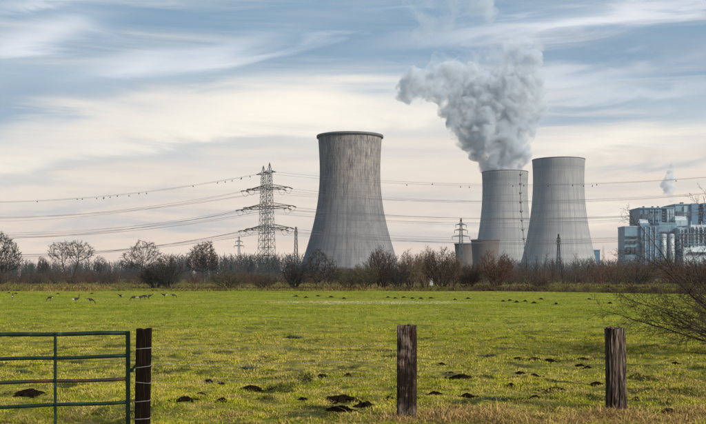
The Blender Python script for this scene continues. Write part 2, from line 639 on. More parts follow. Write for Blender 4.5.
def tower_material(name, kind, top, bot):
    m = Mat(name, 0.92, 0.15)
    o = m.obj()
    s = m.n('ShaderNodeSeparateXYZ')
    m.l(o, s.inputs[0])
    x, y, z = s.outputs
    ang = m.math('ARCTAN2', y, x)
    h = m.math('DIVIDE', z, top)
    comb = m.n('ShaderNodeCombineXYZ')
    m.l(m.math('MULTIPLY', ang, 30.0), comb.inputs[0])
    m.l(m.math('MULTIPLY', z, 1.0), comb.inputs[1])
    uv = comb.outputs[0]
    base = m.noise(o, 0.035, 4, 0.55)
    if kind == 'weathered':
        c = m.ramp(base, [(0.3, (0.112, 0.117, 0.132)), (0.7, (0.165, 0.166, 0.172))])
        # pale lime and dark soot runs hanging from the upper half
        up = m.ramp(m.math('ADD', h, m.math('MULTIPLY', m.math('SUBTRACT', m.noise(uv, 0.10, 3, 0.6, scl=(1, 0.25, 1)), 0.5), 0.35)), [(0.46, 0.0), (0.74, 1.0)])
        pale = m.ramp(m.noise(uv, 1.05, 6, 0.72, scl=(1.0, 0.11, 1), dist=0.3), [(0.42, 0.0), (0.64, 1.0)])
        dark = m.ramp(m.noise(uv, 1.30, 6, 0.72, scl=(1.0, 0.10, 1), loc=(9, 4, 0), dist=0.3), [(0.46, 0.0), (0.60, 1.0)])
        blot = m.ramp(m.noise(uv, 0.14, 5, 0.72, scl=(1, 0.8, 1), loc=(3, 1, 0)), [(0.44, 0.0), (0.56, 1.0)])
        c = m.mix(m.math('MULTIPLY', up, 0.45), c, (0.205, 0.185, 0.170))
        c = m.mix(m.math('MULTIPLY', m.math('MULTIPLY', pale, up), 0.85), c, (0.36, 0.32, 0.275))
        c = m.mix(m.math('MULTIPLY', m.math('MULTIPLY', dark, up), m.math('ADD', 0.12, m.math('MULTIPLY', blot, 0.85))), c, (0.022, 0.023, 0.030))
        # blotches and faint runs over the lower shell too
        c = m.mix(m.math('MULTIPLY', m.ramp(m.noise(uv, 0.5, 5, 0.7, scl=(1.0, 0.07, 1), loc=(2, 8, 0)), [(0.46, 0.0), (0.60, 1.0)]), 0.6), c, (0.058, 0.064, 0.078))
        c = m.mix(m.math('MULTIPLY', m.ramp(m.noise(uv, 0.09, 5, 0.6, loc=(6, 2, 0)), [(0.45, 0.0), (0.62, 1.0)]), 0.35), c, (0.20, 0.20, 0.21))
        c = m.mix(m.ramp(m.noise(uv, 1.6, 2, 0.5, scl=(1, 0.8, 1), loc=(1, 5, 0)), [(0.72, 0.0), (0.75, 0.8)]), c, (0.42, 0.41, 0.40))
        gridc, gs = (0.055, 0.06, 0.072), 0.34
        nv, nz_ = 72, 5.2
    elif kind == 'clean':
        c = m.ramp(base, [(0.3, (0.225, 0.235, 0.245)), (0.7, (0.285, 0.29, 0.29))])
        run = m.ramp(m.noise(uv, 0.35, 6, 0.70, scl=(1, 0.04, 1)), [(0.46, 0.0), (0.62, 1.0)])
        c = m.mix(m.math('MULTIPLY', run, 0.55), c, (0.13, 0.14, 0.15))
        band = m.ramp(m.noise(uv, 0.10, 3, 0.6, scl=(0.05, 1, 1)), [(0.40, 0.0), (0.60, 1.0)])
        c = m.mix(m.math('MULTIPLY', band, 0.42), c, (0.155, 0.165, 0.18))
        dirt = m.ramp(m.math('ADD', h, m.math('MULTIPLY', m.math('SUBTRACT', m.noise(uv, 0.5, 4, 0.7, scl=(1, 0.06, 1), loc=(4, 4, 0)), 0.5), 0.5)), [(0.78, 0.0), (1.05, 1.0)])
        c = m.mix(m.math('MULTIPLY', dirt, 0.45), c, (0.12, 0.125, 0.135))
        gridc, gs = (0.105, 0.115, 0.13), 0.60
        nv, nz_ = 84, 26.0
    else:
        c = m.ramp(base, [(0.3, (0.085, 0.072, 0.066)), (0.7, (0.14, 0.115, 0.10))])
        run = m.ramp(m.noise(uv, 0.8, 5, 0.65, scl=(1, 0.12, 1)), [(0.45, 0.0), (0.65, 1.0)])
        c = m.mix(m.math('MULTIPLY', run, 0.5), c, (0.05, 0.043, 0.04))
        gridc, gs = (0.06, 0.05, 0.045), 0.3
        nv, nz_ = 40, 4.0
    # formwork joints: meridian ribs and lift lines
    fr = m.math('FRACT', m.math('MULTIPLY', ang, nv / (2 * math.pi)))
    v = m.math('LESS_THAN', fr, 0.16)
    fz = m.math('FRACT', m.math('DIVIDE', z, nz_))
    hz = m.math('MULTIPLY', m.math('LESS_THAN', fz, 0.05 if kind == 'clean' else 0.09), 0.6)
    v = m.math('MULTIPLY', v, m.ramp(m.noise(uv, 0.3, 3, 0.6, scl=(1, 0.1, 1), loc=(7, 7, 0)), [(0.35, 0.25), (0.65, 1.0)]))
    g = m.math('MAXIMUM', v, hz)
    c = m.mix(m.math('MULTIPLY', g, gs), c, gridc)
    m.color(c)
    m.bump(g, 0.5, 0.15)
    return m.m


M = make_materials()

# ------------------------------------------------------------------ ground


def edge_y(x):
    """Where the pasture ends at the ditch."""
    return np.interp(x, [-400, -60, 10, 20, 45, 120, 400], [112, 114, 115, 110, 84, 60, 40])


def vnoise(x, y, seed=0):
    """cheap smooth value noise on arrays"""
    xi, yi = np.floor(x).astype(int), np.floor(y).astype(int)
    fx, fy = x - xi, y - yi
    fx, fy = fx * fx * (3 - 2 * fx), fy * fy * (3 - 2 * fy)

    def h(a, b):
        n = (a * 374761393 + b * 668265263 + seed * 974711) & 0x7fffffff
        n = ((n ^ (n >> 13)) * 1274126177) & 0x7fffffff
        return (n & 0xffff) / 65535.0
    return (h(xi, yi) * (1 - fx) + h(xi + 1, yi) * fx) * (1 - fy) + (h(xi, yi + 1) * (1 - fx) + h(xi + 1, yi + 1) * fx) * fy


# puddle outline is needed by the grass
def puddle_d(x, y):
    """<1 inside the shallow flooded patch"""
    cx, cy = 1.0, 63.5
    w = 0.35 * np.sin(x * 1.7 + 0.4) + 0.25 * np.sin(x * 3.9 + y)
    return np.sqrt(((x - cx) / 6.6) ** 2 + ((y - cy) / 4.0) ** 2) + 0.22 * w


def ground_h(x, y):
    x = np.asarray(x, dtype=float)
    y = np.asarray(y, dtype=float)
    s = y - edge_y(x)
    z = 0.035 * np.sin(x * 0.21 + 1.3) * np.sin(y * 0.17) + 0.02 * np.sin(x * 0.61 + y * 0.43)
    z = z * np.clip((140 - y) / 60, 0, 1)
    hum = 0.6 * vnoise(x * 1.7 + 31, y * 1.5 + 17, 41) + 0.4 * vnoise(x * 4.6 + 3, y * 3.9, 42)
    z = z + 0.11 * (hum - 0.5) * np.clip((60 - y) / 20, 0, 1)
    z = z * np.clip((puddle_d(x, y) - 1.0) / 0.6, 0, 1)
    bank = np.interp(s, [-1.5, 0.0, 1.0, 2.0, 4.2, 7, 14, 40], [0, 0.02, -0.75, -0.7, 0.55, 0.50, 0.22, 0.2])
    left = np.clip((14 - x) / 10, 0, 1)
    soft = np.interp(s, [-1.5, 0, 1.2, 2.4, 4.5, 9, 14, 40], [0, 0, -0.35, -0.3, 0.28, 0.32, 0.22, 0.2])
    return z + bank * (1 - left) + soft * left


def build_ground():
    ys = np.concatenate([np.linspace(-40, 4, 12), np.linspace(4.2, 24, 160), np.linspace(24.3, 62, 100), np.linspace(63, 135, 120), np.geomspace(138, 9000, 60)])
    t = np.linspace(-1, 1, 261)
    xs = np.sinh(t * 6.2) / np.sinh(6.2) * 7000
    xs = np.concatenate([xs[xs < -22.5], np.linspace(-22, 22, 270), xs[xs > 22.5]])
    X, Y = np.meshgrid(xs, ys)
    Z = ground_h(X, Y)
    V = np.stack([X, Y, Z], -1).reshape(-1, 3)
    ny, nx = X.shape
    i = np.arange(ny - 1)[:, None] * nx + np.arange(nx - 1)[None, :]
    Fq = np.stack([i, i + 1, i + nx + 1, i + nx], -1).reshape(-1, 4)
    me = np_mesh('ground', V, Fq, M['turf'], True)
    s = (Y - edge_y(X)).ravel()
    dark = np.clip((X.ravel() - 4) / 10, 0, 1)
    soil = np.interp(s, [-0.6, 0.2, 4.0, 6.0], [0, 1, 1, 0]) * (0.45 + 0.55 * dark)
    soil = np.maximum(soil, np.interp(s, [3.0, 7.0], [0, 0.78]))
    a = me.attributes.new('soil', 'FLOAT', 'POINT')
    a.data.foreach_set('value', soil.astype(np.float32))
    o = link('ground', me)
    tag(o, 'green winter pasture running out to the ditch and woods', kind='structure')
    return o


build_ground()


def gz(x, y):
    return float(ground_h(x, y))


def blades(name, x, y, height, width, mat, tint, lean=0.5, rng=None, base_dz=-0.005, two=True):
    """One mesh of bent blades at x, y."""
    n = len(x)
    z = ground_h(x, y) + base_dz
    a = rng.uniform(0, 2 * np.pi, n)
    l = np.abs(rng.normal(0, lean, n)) + 0.1
    b = rng.uniform(0, 2 * np.pi, n)
    sx, sy = np.cos(b) * width / 2, np.sin(b) * width / 2
    dx, dy = np.cos(a) * l * height, np.sin(a) * l * height
    p = np.stack([x, y, z], -1)
    side = np.stack([sx, sy, np.zeros(n)], -1)
    tip = p + np.stack([dx, dy, height * np.clip(1.05 - 0.35 * l, 0.18, 1)], -1)
    if two:
        mid = p + np.stack([dx * 0.42, dy * 0.42, height * np.clip(0.62 - 0.14 * l, 0.2, 0.62)], -1)
        V = np.stack([p - side, p + side, mid - side * 0.75, mid + side * 0.75, tip], 1).reshape(-1, 3)
        o = (np.arange(n) * 5)[:, None]
        T = np.stack([np.concatenate([o, o + 1, o + 3], 1), np.concatenate([o, o + 3, o + 2], 1), np.concatenate([o + 2, o + 3, o + 4], 1)], 1).reshape(-1, 3)
        k = 5
    else:
        V = np.stack([p - side, p + side, tip], 1).reshape(-1, 3)
        T = np.arange(n * 3).reshape(-1, 3)
        k = 3
    me = np_mesh(name, V, T, mat)
    at_ = me.attributes.new('tint', 'FLOAT', 'POINT')
    at_.data.foreach_set('value', np.repeat(tint, k).astype(np.float32))
    return me


def join_np(meshes, name, mat):
    """Join blade meshes into one (tris + tint)."""
    Vs, Ts, Cs, off = [], [], [], 0
    for me in meshes:
        v = np.empty(len(me.vertices) * 3, np.float32)
        me.vertices.foreach_get('co', v)
        t = np.empty(len(me.loops), np.int32)
        me.loops.foreach_get('vertex_index', t)
        c = np.empty(len(me.vertices), np.float32)
        me.attributes['tint'].data.foreach_get('value', c)
        Vs.append(v.reshape(-1, 3))
        Ts.append(t.reshape(-1, 3) + off)
        Cs.append(c)
        off += len(me.vertices)
        bpy.data.meshes.remove(me)
    me = np_mesh(name, np.concatenate(Vs), np.concatenate(Ts), mat)
    a = me.attributes.new('tint', 'FLOAT', 'POINT')
    a.data.foreach_set('value', np.concatenate(Cs))
    return me


def build_grass():
    rng = np.random.default_rng(5)
    parts = []
    for (d0, d1, dens, h0, wd, two) in ((8.0, 16, 2700, 0.036, 0.0075, True), (16, 30, 900, 0.040, 0.014, False), (30, 60, 120, 0.040, 0.030, False), (60, 114, 28, 0.042, 0.060, False)):
        half = 0.372
        n = int(dens * (half * (d1 * d1 - d0 * d0) + 4 * (d1 - d0)))
        y = np.sqrt(rng.uniform(d0 * d0, d1 * d1, n))
        x = rng.uniform(-1, 1, n) * (half * y + 1.8)
        # tussocky: keep more blades where the clump noise is high
        c = 0.5 * vnoise(x * 2.8 + 50, y * 2.2, 3) + 0.5 * vnoise(x * 7.5 + 9, y * 5.5, 8)
        keep = rng.uniform(0, 1, n) < np.clip(3.0 * (c - 0.22), 0.30, 1.0)
        keep &= y < edge_y(x) - 0.4
        keep &= (puddle_d(x, y) > 1.0) | (rng.uniform(0, 1, n) < 0.22)
        x, y, c = x[keep], y[keep], c[keep]
        big = vnoise(x * 0.5 + 100, y * 0.35, 2)
        h = h0 * (0.25 + 1.7 * c * c + 0.4 * big) * rng.uniform(0.6, 1.35, len(x))
        pd = puddle_d(x, y - 1.0)
        h = h * np.clip((pd - 0.6) / 1.0, 0.25, 1)
        tint = np.clip(rng.normal(0.47, np.clip(0.22 - 0.004 * (d0 - 8), 0.07, 0.22), len(x)) + 0.55 * (c - 0.5), 0, 1)
        parts.append(blades('grass', x, y, h, np.full(len(x), wd) * rng.uniform(0.7, 1.4, len(x)), None, tint, 1.1, rng, two=two))
    me = join_np(parts, 'grass', M['blade'])
    o = link('grass', me)
    tag(o, 'short grazed winter grass covering the whole pasture', kind='stuff')
    # dry straw along the fence line at the bottom of the picture
    parts = []
    n = 300000
    y = rng.uniform(9.6, 13.2, n)
    x = rng.uniform(-5.0, 6.5, n)
    line = 11.12 + 0.12 * np.sin(x * 1.4) + 0.07 * np.clip(x, 0, 6) + 0.5 * (vnoise(x * 1.1 + 20, x * 0.0 + 4, 6) - 0.5)
    c = 0.6 * vnoise(x * 1.5 + 7, y * 1.5, 9) + 0.4 * vnoise(x * 5 + 7, y * 5, 19)
    side = np.clip((x + 0.6) / 1.4, 0.04, 1)
    p = np.exp(-((y - line) / 0.50) ** 2) * np.clip(2.2 * c - 0.45, 0, 1) * side * 1.0
    keep = rng.uniform(0, 1, n) < p
    x, y, c = x[keep], y[keep], c[keep]
    h = 0.025 + 0.075 * rng.uniform(0, 1, len(x)) ** 1.6 * (0.4 + c)
    tall = rng.uniform(0, 1, len(x)) < 0.012
    h = np.where(tall, h + rng.uniform(0.06, 0.20, len(x)), h)
    lean = 2.2
    parts.append(blades('dry_grass', x, y, h, rng.uniform(0.004, 0.009, len(x)), None, rng.uniform(0.1, 1, len(x)), lean, rng, base_dz=0.0))
    # straw patches lying in the field
    for (px, py, r, nn) in ((690, 382, 0.9, 900), (660, 392, 0.8, 600), (575, 357, 1.6, 700), (700, 400, 0.7, 500), (390, 352, 1.3, 400), (452, 352, 1.5, 500), (235, 415, 0.35, 320), (232, 400, 0.3, 160), (640, 372, 1.3, 450)):
        D = EYE * F / (py - HY)
        x = atx(px, D) + rng.normal(0, r * 0.6, nn)
        y = D + rng.normal(0, r * 0.35, nn)
        parts.append(blades('dry_grass', x, y, rng.uniform(0.025, 0.075, nn), rng.uniform(0.006, 0.012, nn), None, rng.uniform(0.15, 0.9, nn), 2.2, rng))
    me = join_np(parts, 'dry_grass', M['straw'])
    o = link('dry_grass', me)
    tag(o, 'dry straw coloured grass along the fence line and in patches', kind='stuff')
    # rank dead grass on the ditch bank
    parts = []
    n = 26000
    x = rng.uniform(-62, 40, n)
    s = rng.uniform(-0.6, 6.5, n)
    y = edge_y(x) + s
    c = vnoise(x * 0.35 + 4, s * 0.8, 12)
    leftish = np.clip((12 - x) / 14, 0, 1)
    patchy = np.clip(3.0 * (vnoise(x * 0.12 + 2, x * 0 + 3, 33) - 0.35), 0.05, 1)
    keep = rng.uniform(0, 1, n) < leftish * (0.05 + 0.9 * c) * patchy
    xx_, yy_, cc = x[keep], y[keep], c[keep]
    parts.append(blades('bank_grass', xx_, yy_, rng.uniform(0.12, 0.40, len(xx_)) * (0.4 + cc), rng.uniform(0.04, 0.08, len(xx_)), None, rng.uniform(0, 0.65, len(xx_)), 1.1, rng, two=False))
    me = join_np(parts, 'bank_grass', M['straw'])
    o = link('bank_grass', me)
    tag(o, 'rank tan dead grass along the near ditch bank', kind='stuff')
    parts = []
    n = 42000
    x = rng.uniform(-62, 48, n)
    s = rng.uniform(0.3, 5.2, n)
    y = edge_y(x) + s
    c = vnoise(x * 0.5 + 40, s * 0.6, 15)
    w = np.clip((x + 4) / 12, 0.55, 1)
    keep = rng.uniform(0, 1, n) < w * (0.2 + 0.9 * c)
    xx_, yy_, cc = x[keep], y[keep], c[keep]
    parts.append(blades('bramble_bank', xx_, yy_, rng.uniform(0.12, 0.42, len(xx_)) * (0.5 + cc), rng.uniform(0.05, 0.10, len(xx_)), None, rng.uniform(0, 1, len(xx_)), 1.0, rng, two=False))
    me = join_np(parts, 'bramble_bank', M['bramble'])
    o = link('bramble_bank', me)
    tag(o, 'dark dead brambles and weeds clothing the ditch bank', kind='stuff')
    # meadow behind the ditch
    n = 30000
    y = rng.uniform(100, 230, n)
    x = rng.uniform(-0.40, 0.40, n) * y
    keep = y > edge_y(x) + 6
    x, y = x[keep], y[keep]
    me = blades('meadow_grass', x, y, rng.uniform(0.08, 0.30, len(x)), rng.uniform(0.08, 0.16, len(x)), M['meadow'], rng.uniform(0, 1, len(x)), 0.8, rng, two=False)
    o = link('meadow_grass', me)
    tag(o, 'rough olive meadow grass beyond the ditch', kind='stuff')


build_grass()


def build_bleached():
    rng = np.random.default_rng(66)
    n = 42000
    x = rng.uniform(-8, 9, n)
    y = rng.uniform(57, 71, n)
    d = puddle_d(x, y)
    keep = rng.uniform(0, 1, n) < np.clip((1.15 - d) * 1.6, 0, 0.9) * (0.3 + vnoise(x * 0.8 + 3, y * 1.2, 71))
    x, y = x[keep], y[keep]
    me = blades('bleached_grass', x, y, rng.uniform(0.02, 0.06, len(x)), rng.uniform(0.03, 0.06, len(x)), M['bleached'], rng.uniform(0, 1, len(x)), 1.2, rng, two=False)
    o = link('bleached_grass', me)
    tag(o, 'pale bleached strip of wet grass across the middle of the pasture', kind='stuff')


build_bleached()

# ------------------------------------------------------------------ molehills
def molehill_mesh(seed):
    rng = random.Random(seed)
    bm = bmesh.new()
    nseg, nr = 22, 7
    rings = []
    top = bm.verts.new((0, 0, 1.0))
    for j in range(1, nr + 1):
        r = j / nr
        ring = []
        for i in range(nseg):
            a = 2 * math.pi * i / nseg
            rr = r * (1 + 0.55 * mnoise.noise(Vector((math.cos(a) * 1.9, math.sin(a) * 1.9, seed * 3.1))))
            z = (1 - r ** 1.6) * (1 + 0.35 * mnoise.noise(Vector((math.cos(a) * r * 2.5, math.sin(a) * r * 2.5, seed))))
            z += 0.20 * mnoise.noise(Vector((math.cos(a) * r * 6, math.sin(a) * r * 6, seed + 9)))
            if j == nr:
                z = -0.25
            ring.append(bm.verts.new((math.cos(a) * rr, math.sin(a) * rr, z)))
        rings.append(ring)
    for i in range(nseg):
        bm.faces.new((top, rings[0][i], rings[0][(i + 1) % nseg]))
    for j in range(nr - 1):
        for i in range(nseg):
            bm.faces.new((rings[j][i], rings[j + 1][i], rings[j + 1][(i + 1) % nseg], rings[j][(i + 1) % nseg]))
    # crumbled clods on and around the heap
    for k in range(40):
        a = rng.uniform(0, 6.283)
        r = rng.uniform(0.2, 1.95)
        s = rng.uniform(0.05, 0.15)
        z = max(0.0, (1 - r ** 1.6)) if r < 1 else 0.02
        mat = Matrix.Translation((math.cos(a) * r, math.sin(a) * r, z)) @ Matrix.Rotation(rng.uniform(0, 3), 4, 'X') @ Matrix.Diagonal((s, s * rng.uniform(0.7, 1.2), s * 2.0, 1))
        bmesh.ops.create_icosphere(bm, subdivisions=1, radius=1, matrix=mat)
    me = bpy.data.meshes.new('molehill')
    bm.to_mesh(me)
    bm.free()
    me.materials.append(M['mole'])
    return me


MOLES = [
    (29, 393, 24, 'broad dark molehill seen through the green gate'),
    (208, 379, 11, 'small dark molehill, nearest to the gate post of those level with its lower half'),
    (221, 383, 6, 'tiny dark earth heap just behind a molehill near the gate post'),
    (185, 402, 14, 'dark molehill low down, the closest one to the gate post'),
    (200, 396, 11, 'flat brown molehill just behind the closest one to the gate post'),
    (222, 402, 9, 'small molehill third along from the gate post in the front row'),
    (251, 390, 19, 'wide dark molehill halfway between gate post and middle post'),
    (303, 399, 10, 'small molehill in front of the pair between gate post and middle post'),
    (308, 381, 12, 'molehill, wider one of two side by side short of the middle post'),
    (322, 378, 10, 'molehill, narrower one of two side by side short of the middle post'),
    (348, 377, 7, 'tiny molehill alone just before the middle post at mid height'),
    (341, 400, 25, 'big black molehill heap, rear one of two beside the middle post'),
    (339, 410, 30, 'big black molehill heap, front one of two beside the middle post'),
    (366, 405, 21, 'dark molehill spread between the two black heaps and the middle post'),
    (389, 401, 9, 'small round molehill right beside the foot of the middle post'),
    (449, 374, 11, 'molehill just past the middle post, higher of two'),
    (462, 380, 19, 'long flat molehill just past the middle post, lower of two'),
    (435, 395, 11, 'low molehill near the foot of the middle post on its far side'),
    (467, 397, 10, 'small molehill close behind the dark rush clump'),
    (518, 356, 10, 'far molehill at the near end of a row between two posts'),
    (534, 358, 13, 'widest molehill in the far row between the two wooden posts'),
    (549, 360, 10, 'molehill at the end of the far row between two posts'),
    (583, 357, 10, 'far dark molehill nearest to the split post top'),
    (520, 374, 9, 'molehill of a close pair at mid field, the higher one'),
    (534, 377, 9, 'molehill of a close pair at mid field, the lower one'),
    (511, 388, 7, 'tiny molehill alone halfway between the two wooden posts'),
    (556, 393, 17, 'bold black molehill in front between the two wooden posts'),
    (535, 398, 9, 'flat molehill beside the bold black one between the posts'),
    (597, 384, 12, 'black molehill just in front of the split post at mid height'),
    (580, 363, 7, 'tiny upper molehill of two short of the split post'),
    (588, 367, 7, 'tiny lower molehill of two short of the split post'),
    (637, 376, 8, 'small molehill just past the split post at mid height'),
    (675, 362, 8, 'small far molehill below the hanging shrub branches'),
    (668, 414, 14, 'dark molehill in the straw past the split post'),
    (637, 402, 9, 'low molehill beside the lower part of the split post'),
    (441, 362, 7, 'tiny far molehill above the pair past the middle post'),
]
FAR_ROWS = [
    ('tiny molehill from the pylon side in the far row above the middle post', [(388, 297, 5), (395, 298, 5), (404, 297, 6), (412, 298, 5), (421, 298, 5), (431, 297.5, 6), (455, 299, 4), (468, 298, 5)]),
    ('tiny molehill from the middle post in the far row below the pale towers', [(503, 301, 5), (510, 300, 5), (517, 302, 6), (525, 301, 5), (534, 303, 6), (541, 299, 5), (556, 304, 5), (589, 299, 4), (610, 303, 5)]),
    ('tiny molehill from the gate side in the far row below the lone tower', [(296, 296, 5), (306, 297, 5), (318, 296, 5), (331, 297, 6), (344, 298, 5)]),
    ('tiny dark heap from the picture edge at the ditch behind the geese', [(9, 292.5, 4), (16, 293, 4), (58, 293, 4), (92, 293, 4)])]
ORD = ('first', 'second', 'third', 'fourth', 'fifth', 'sixth', 'seventh', 'eighth', 'ninth')
FAR_MOLES = [(x, y, w, ORD[i] + ' ' + lab) for lab, row in FAR_ROWS for i, (x, y, w) in enumerate(row)]


def build_moles():
    protos = [molehill_mesh(i + 1) for i in range(6)]
    rng = random.Random(4)
    for i, (px, py, w, lab) in enumerate(MOLES):
        D = EYE * F / (py + 1.5 - HY)
        r = w / 2 / F * D
        x = atx(px, D)
        o = link('molehill', protos[i % 6], None, (x, D, gz(x, D)))
        o.scale = (r * 1.2, r * 1.3, max(0.045, min(0.10, r * 0.42)))
        o.rotation_euler = (0, 0, rng.uniform(0, 6))
        tag(o, lab, 'molehill', 'molehills in the pasture')
    for i, (px, py, w, lab) in enumerate(FAR_MOLES):
        D = EYE * F / (py + 0.8 - HY)
        r = w / 2 / F * D
        x = atx(px, D)
        o = link('molehill', protos[i % 6], None, (x, D, gz(x, D)))
        o.scale = (r, r * 0.9, 0.11)
        o.rotation_euler = (0, 0, rng.uniform(0, 6))
        tag(o, lab, 'molehill', 'distant molehills near the ditch')


build_moles()


def build_rushes():
    rng = np.random.default_rng(21)
    rows = [(493, 402, 30, 0.12, 'dark bluish green rush clump between the two wooden posts'),
            (293, 336, 15, 0.22, 'distant bluish green rush clump high in the open field'),
            (250, 369, 18, 0.14, 'dark green rush clump behind the wide molehill'),
            (22, 371, 17, 0.13, 'dark green rush clump seen between the gate rails'),
            (490, 357, 9, 0.14, 'small rush clump at the start of the far molehill row')]
    for px, py, w, h, lab in rows:
        D = EYE * F / (py - HY)
        r = w / 2 / F * D
        n = 420
        x0 = atx(px, D)
        x = rng.normal(0, r * 0.5, n)
        y = rng.normal(0, r * 0.4, n)
        me = blades('rush_clump', x + x0, y + D, rng.uniform(0.3, 1.0, n) * h * 0.62, rng.uniform(0.006, 0.013, n) * (D / 13), M['rush'], rng.uniform(0, 1, n), 1.2, rng)
        me.transform(Matrix.Translation((-x0, -D, 0)))
        o = link('rush_clump', me, None, (x0, D, 0))
        tag(o, lab, 'rush clump', 'rush clumps in the pasture')


build_rushes()

# ------------------------------------------------------------------ cooling towers
def tower(name, px, D, prof, ztop_px, label, mat_kind, thick, rim_mat, rim_h, rim_out, cols=30, ladder=None, stairs=False):
    """prof: list of (photo row, half width in photo pixels)."""
    c = atx(px, D)
    k = D / F
    root = empty(name, (c, D, 0.0))
    zs = [(EYE + (HY - y) * k, w * k) for y, w in prof]
    zt_ = max(z for z, w in zs)
    zs = [(z * (1 - 0.92 * zs[0][1] / D * z / zt_), w) for z, w in zs]     # the near lip of the mouth stands closer than the axis
    zs.sort()
    zz_ = np.array([a for a, b in zs])
    rr_ = np.array([b for a, b in zs])
    deg = 4 if len(prof) > 8 else 3
    co = np.polyfit(zz_, rr_, deg)
    top = zz_.max()
    z0 = 7.0
    nz_, na = 46, 144
    V, Fc = [], []
    heights = np.linspace(z0, top, nz_)
    rad = np.polyval(co, heights)
    for j in range(nz_):
        for i in range(na):
            a = 2 * math.pi * i / na
            V.append((rad[j] * math.cos(a), rad[j] * math.sin(a), heights[j]))
    for j in range(nz_ - 1):
        for i in range(na):
            a, b = j * na + i, j * na + (i + 1) % na
            Fc.append((a, b, b + na, a + na))
    off = len(V)
    for j in range(nz_):
        for i in range(na):
            a = 2 * math.pi * i / na
            V.append(((rad[j] - thick) * math.cos(a), (rad[j] - thick) * math.sin(a), heights[j]))
    for j in range(nz_ - 1):
        for i in range(na):
            a, b = off + j * na + i, off + j * na + (i + 1) % na
            Fc.append((a, a + na, b + na, b))
    for i in range(na):
        j = (i + 1) % na
        Fc.append(((nz_ - 1) * na + i, (nz_ - 1) * na + j, off + (nz_ - 1) * na + j, off + (nz_ - 1) * na + i))
        Fc.append((j, i, off + i, off + j))
    me = np_mesh('shell', V, Fc, tower_material(name + '_concrete', mat_kind, top, z0), True)
    link('shell', me, root)
    # rim walkway ring
    r = rad[-1]
    V, Fc = [], []
    secs = [(r + 0.05, top - rim_h), (r + rim_out, top - rim_h * 0.75), (r + rim_out, top + 0.35), (r - thick - 0.2, top + 0.35), (r - thick - 0.2, top - 0.6)]
    for i in range(na):
        a = 2 * math.pi * i / na
        for q, z in secs:
            V.append((q * math.cos(a), q * math.sin(a), z))
    ns = len(secs)
    for i in range(na):
        for s_ in range(ns - 1):
            a, b = i * ns + s_, ((i + 1) % na) * ns + s_
            Fc.append((a, b, b + 1, a + 1))
    me = np_mesh('rim', V, Fc, rim_mat, True)
    link('rim', me, root)
    # slanting columns under the shell
    rb = rad[0] - thick / 2
    colm = MB()
    colm.tube([(0, 0, 0), (0, 0, 1)], 0.45, 6)
    cme = colm.mesh('column', rim_mat)
    for i in range(cols):
        a0 = 2 * math.pi * i / cols
        for sgn in (-1, 1):
            a1 = a0 + sgn * math.pi / cols * 0.9
            p0 = Vector((math.cos(a0) * (rb + 1.2), math.sin(a0) * (rb + 1.2), 0))
            p1 = Vector((math.cos(a1) * rb, math.sin(a1) * rb, z0 + 0.3))
            if p0.y > 0.35 * rb:
                continue
            o = link('column', cme, root)
            d = p1 - p0
            o.location = p0
            o.rotation_euler = d.to_track_quat('Z', 'Y').to_euler()
            o.scale = (1, 1, d.length)
    if ladder is not None:
        a = -math.pi / 2 + ladder
        mb = MB()
        for j in range(nz_ - 1):
            for q in (-0.6, 0.6):
                p0 = Vector(((rad[j] + 0.8) * math.cos(a) + q, (rad[j] + 0.8) * math.sin(a), heights[j]))
                p1 = Vector(((rad[j + 1] + 0.8) * math.cos(a) + q, (rad[j + 1] + 0.8) * math.sin(a), heights[j + 1]))
                mb.bar(p0, p1, 0.22)
        lo = mb.build('ladder', M['rim_dark'], root)
        for j in range(3, nz_ - 1, 4):
            mb = MB()
            p = Vector(((rad[j] + 1.3) * math.cos(a), (rad[j] + 1.3) * math.sin(a), heights[j]))
            mb.box(p, (3.6, 2.2, 0.5))
            mb.box(p + Vector((-1.6, 0, 1.0)), (0.3, 2.0, 1.6))
            mb.box(p + Vector((1.6, 0, 1.0)), (0.3, 2.0, 1.6))
            mb.build('landing', M['rim_dark'], lo)
    tag(root, label, 'cooling tower', None)
    return root, top


tower('cooling_tower', 350, 720, [(132, 31.9), (142.6, 31.2), (157.7, 30.5), (172, 30.4), (188, 31.0), (203, 32.6), (218, 35.4), (233, 38.9), (248, 43.2), (268, 49.5)], 133,
      'tall streaked grey cooling tower standing alone beside the pylon', 'weathered', 0.7, M['rim'], 1.7, 1.1, 36)
tower('cooling_tower', 558.5, 1400, [(157, 26.0), (178, 25.4), (208, 26.6), (234, 30.8), (255, 35.2), (268, 38.5)], 157,
      'pale cooling tower without steam, in front of the steaming one', 'clean', 0.9, M['rim_dark'], 0.8, 0.35, 40)
tower('cooling_tower', 505, 1575, [(170, 23.0), (190, 22.6), (208, 23.2), (234, 26.6), (253, 30.3), (268, 34.0)], 170,
      'pale cooling tower with the big white steam plume and a ladder', 'clean', 0.9, M['rim_dark'], 0.8, 0.35, 40, ladder=0.56)
tower('small_cooling_tower', 485.2, 1000, [(239.5, 14.2), (247, 13.5), (256, 12.8), (266, 12.6), (275, 13.2)], 239,
      'squat brown cooling tower, nearer of a small pair before the pale ones', 'brown', 0.5, M['rim_dark'], 0.8, 0.5, 20)
tower('small_cooling_tower', 464.5, 1090, [(243.5, 10.0), (250, 9.4), (258, 8.9), (267, 8.8), (275, 9.2)], 243,
      'squat brown cooling tower, farther and smaller of a small pair', 'brown', 0.5, M['rim_dark'], 0.8, 0.5, 20)

# ------------------------------------------------------------------ power station
def building(name, label, cat='building'):
    r = empty(name, (0, 0, 0))
    tag(r, label, cat, None)
    return r


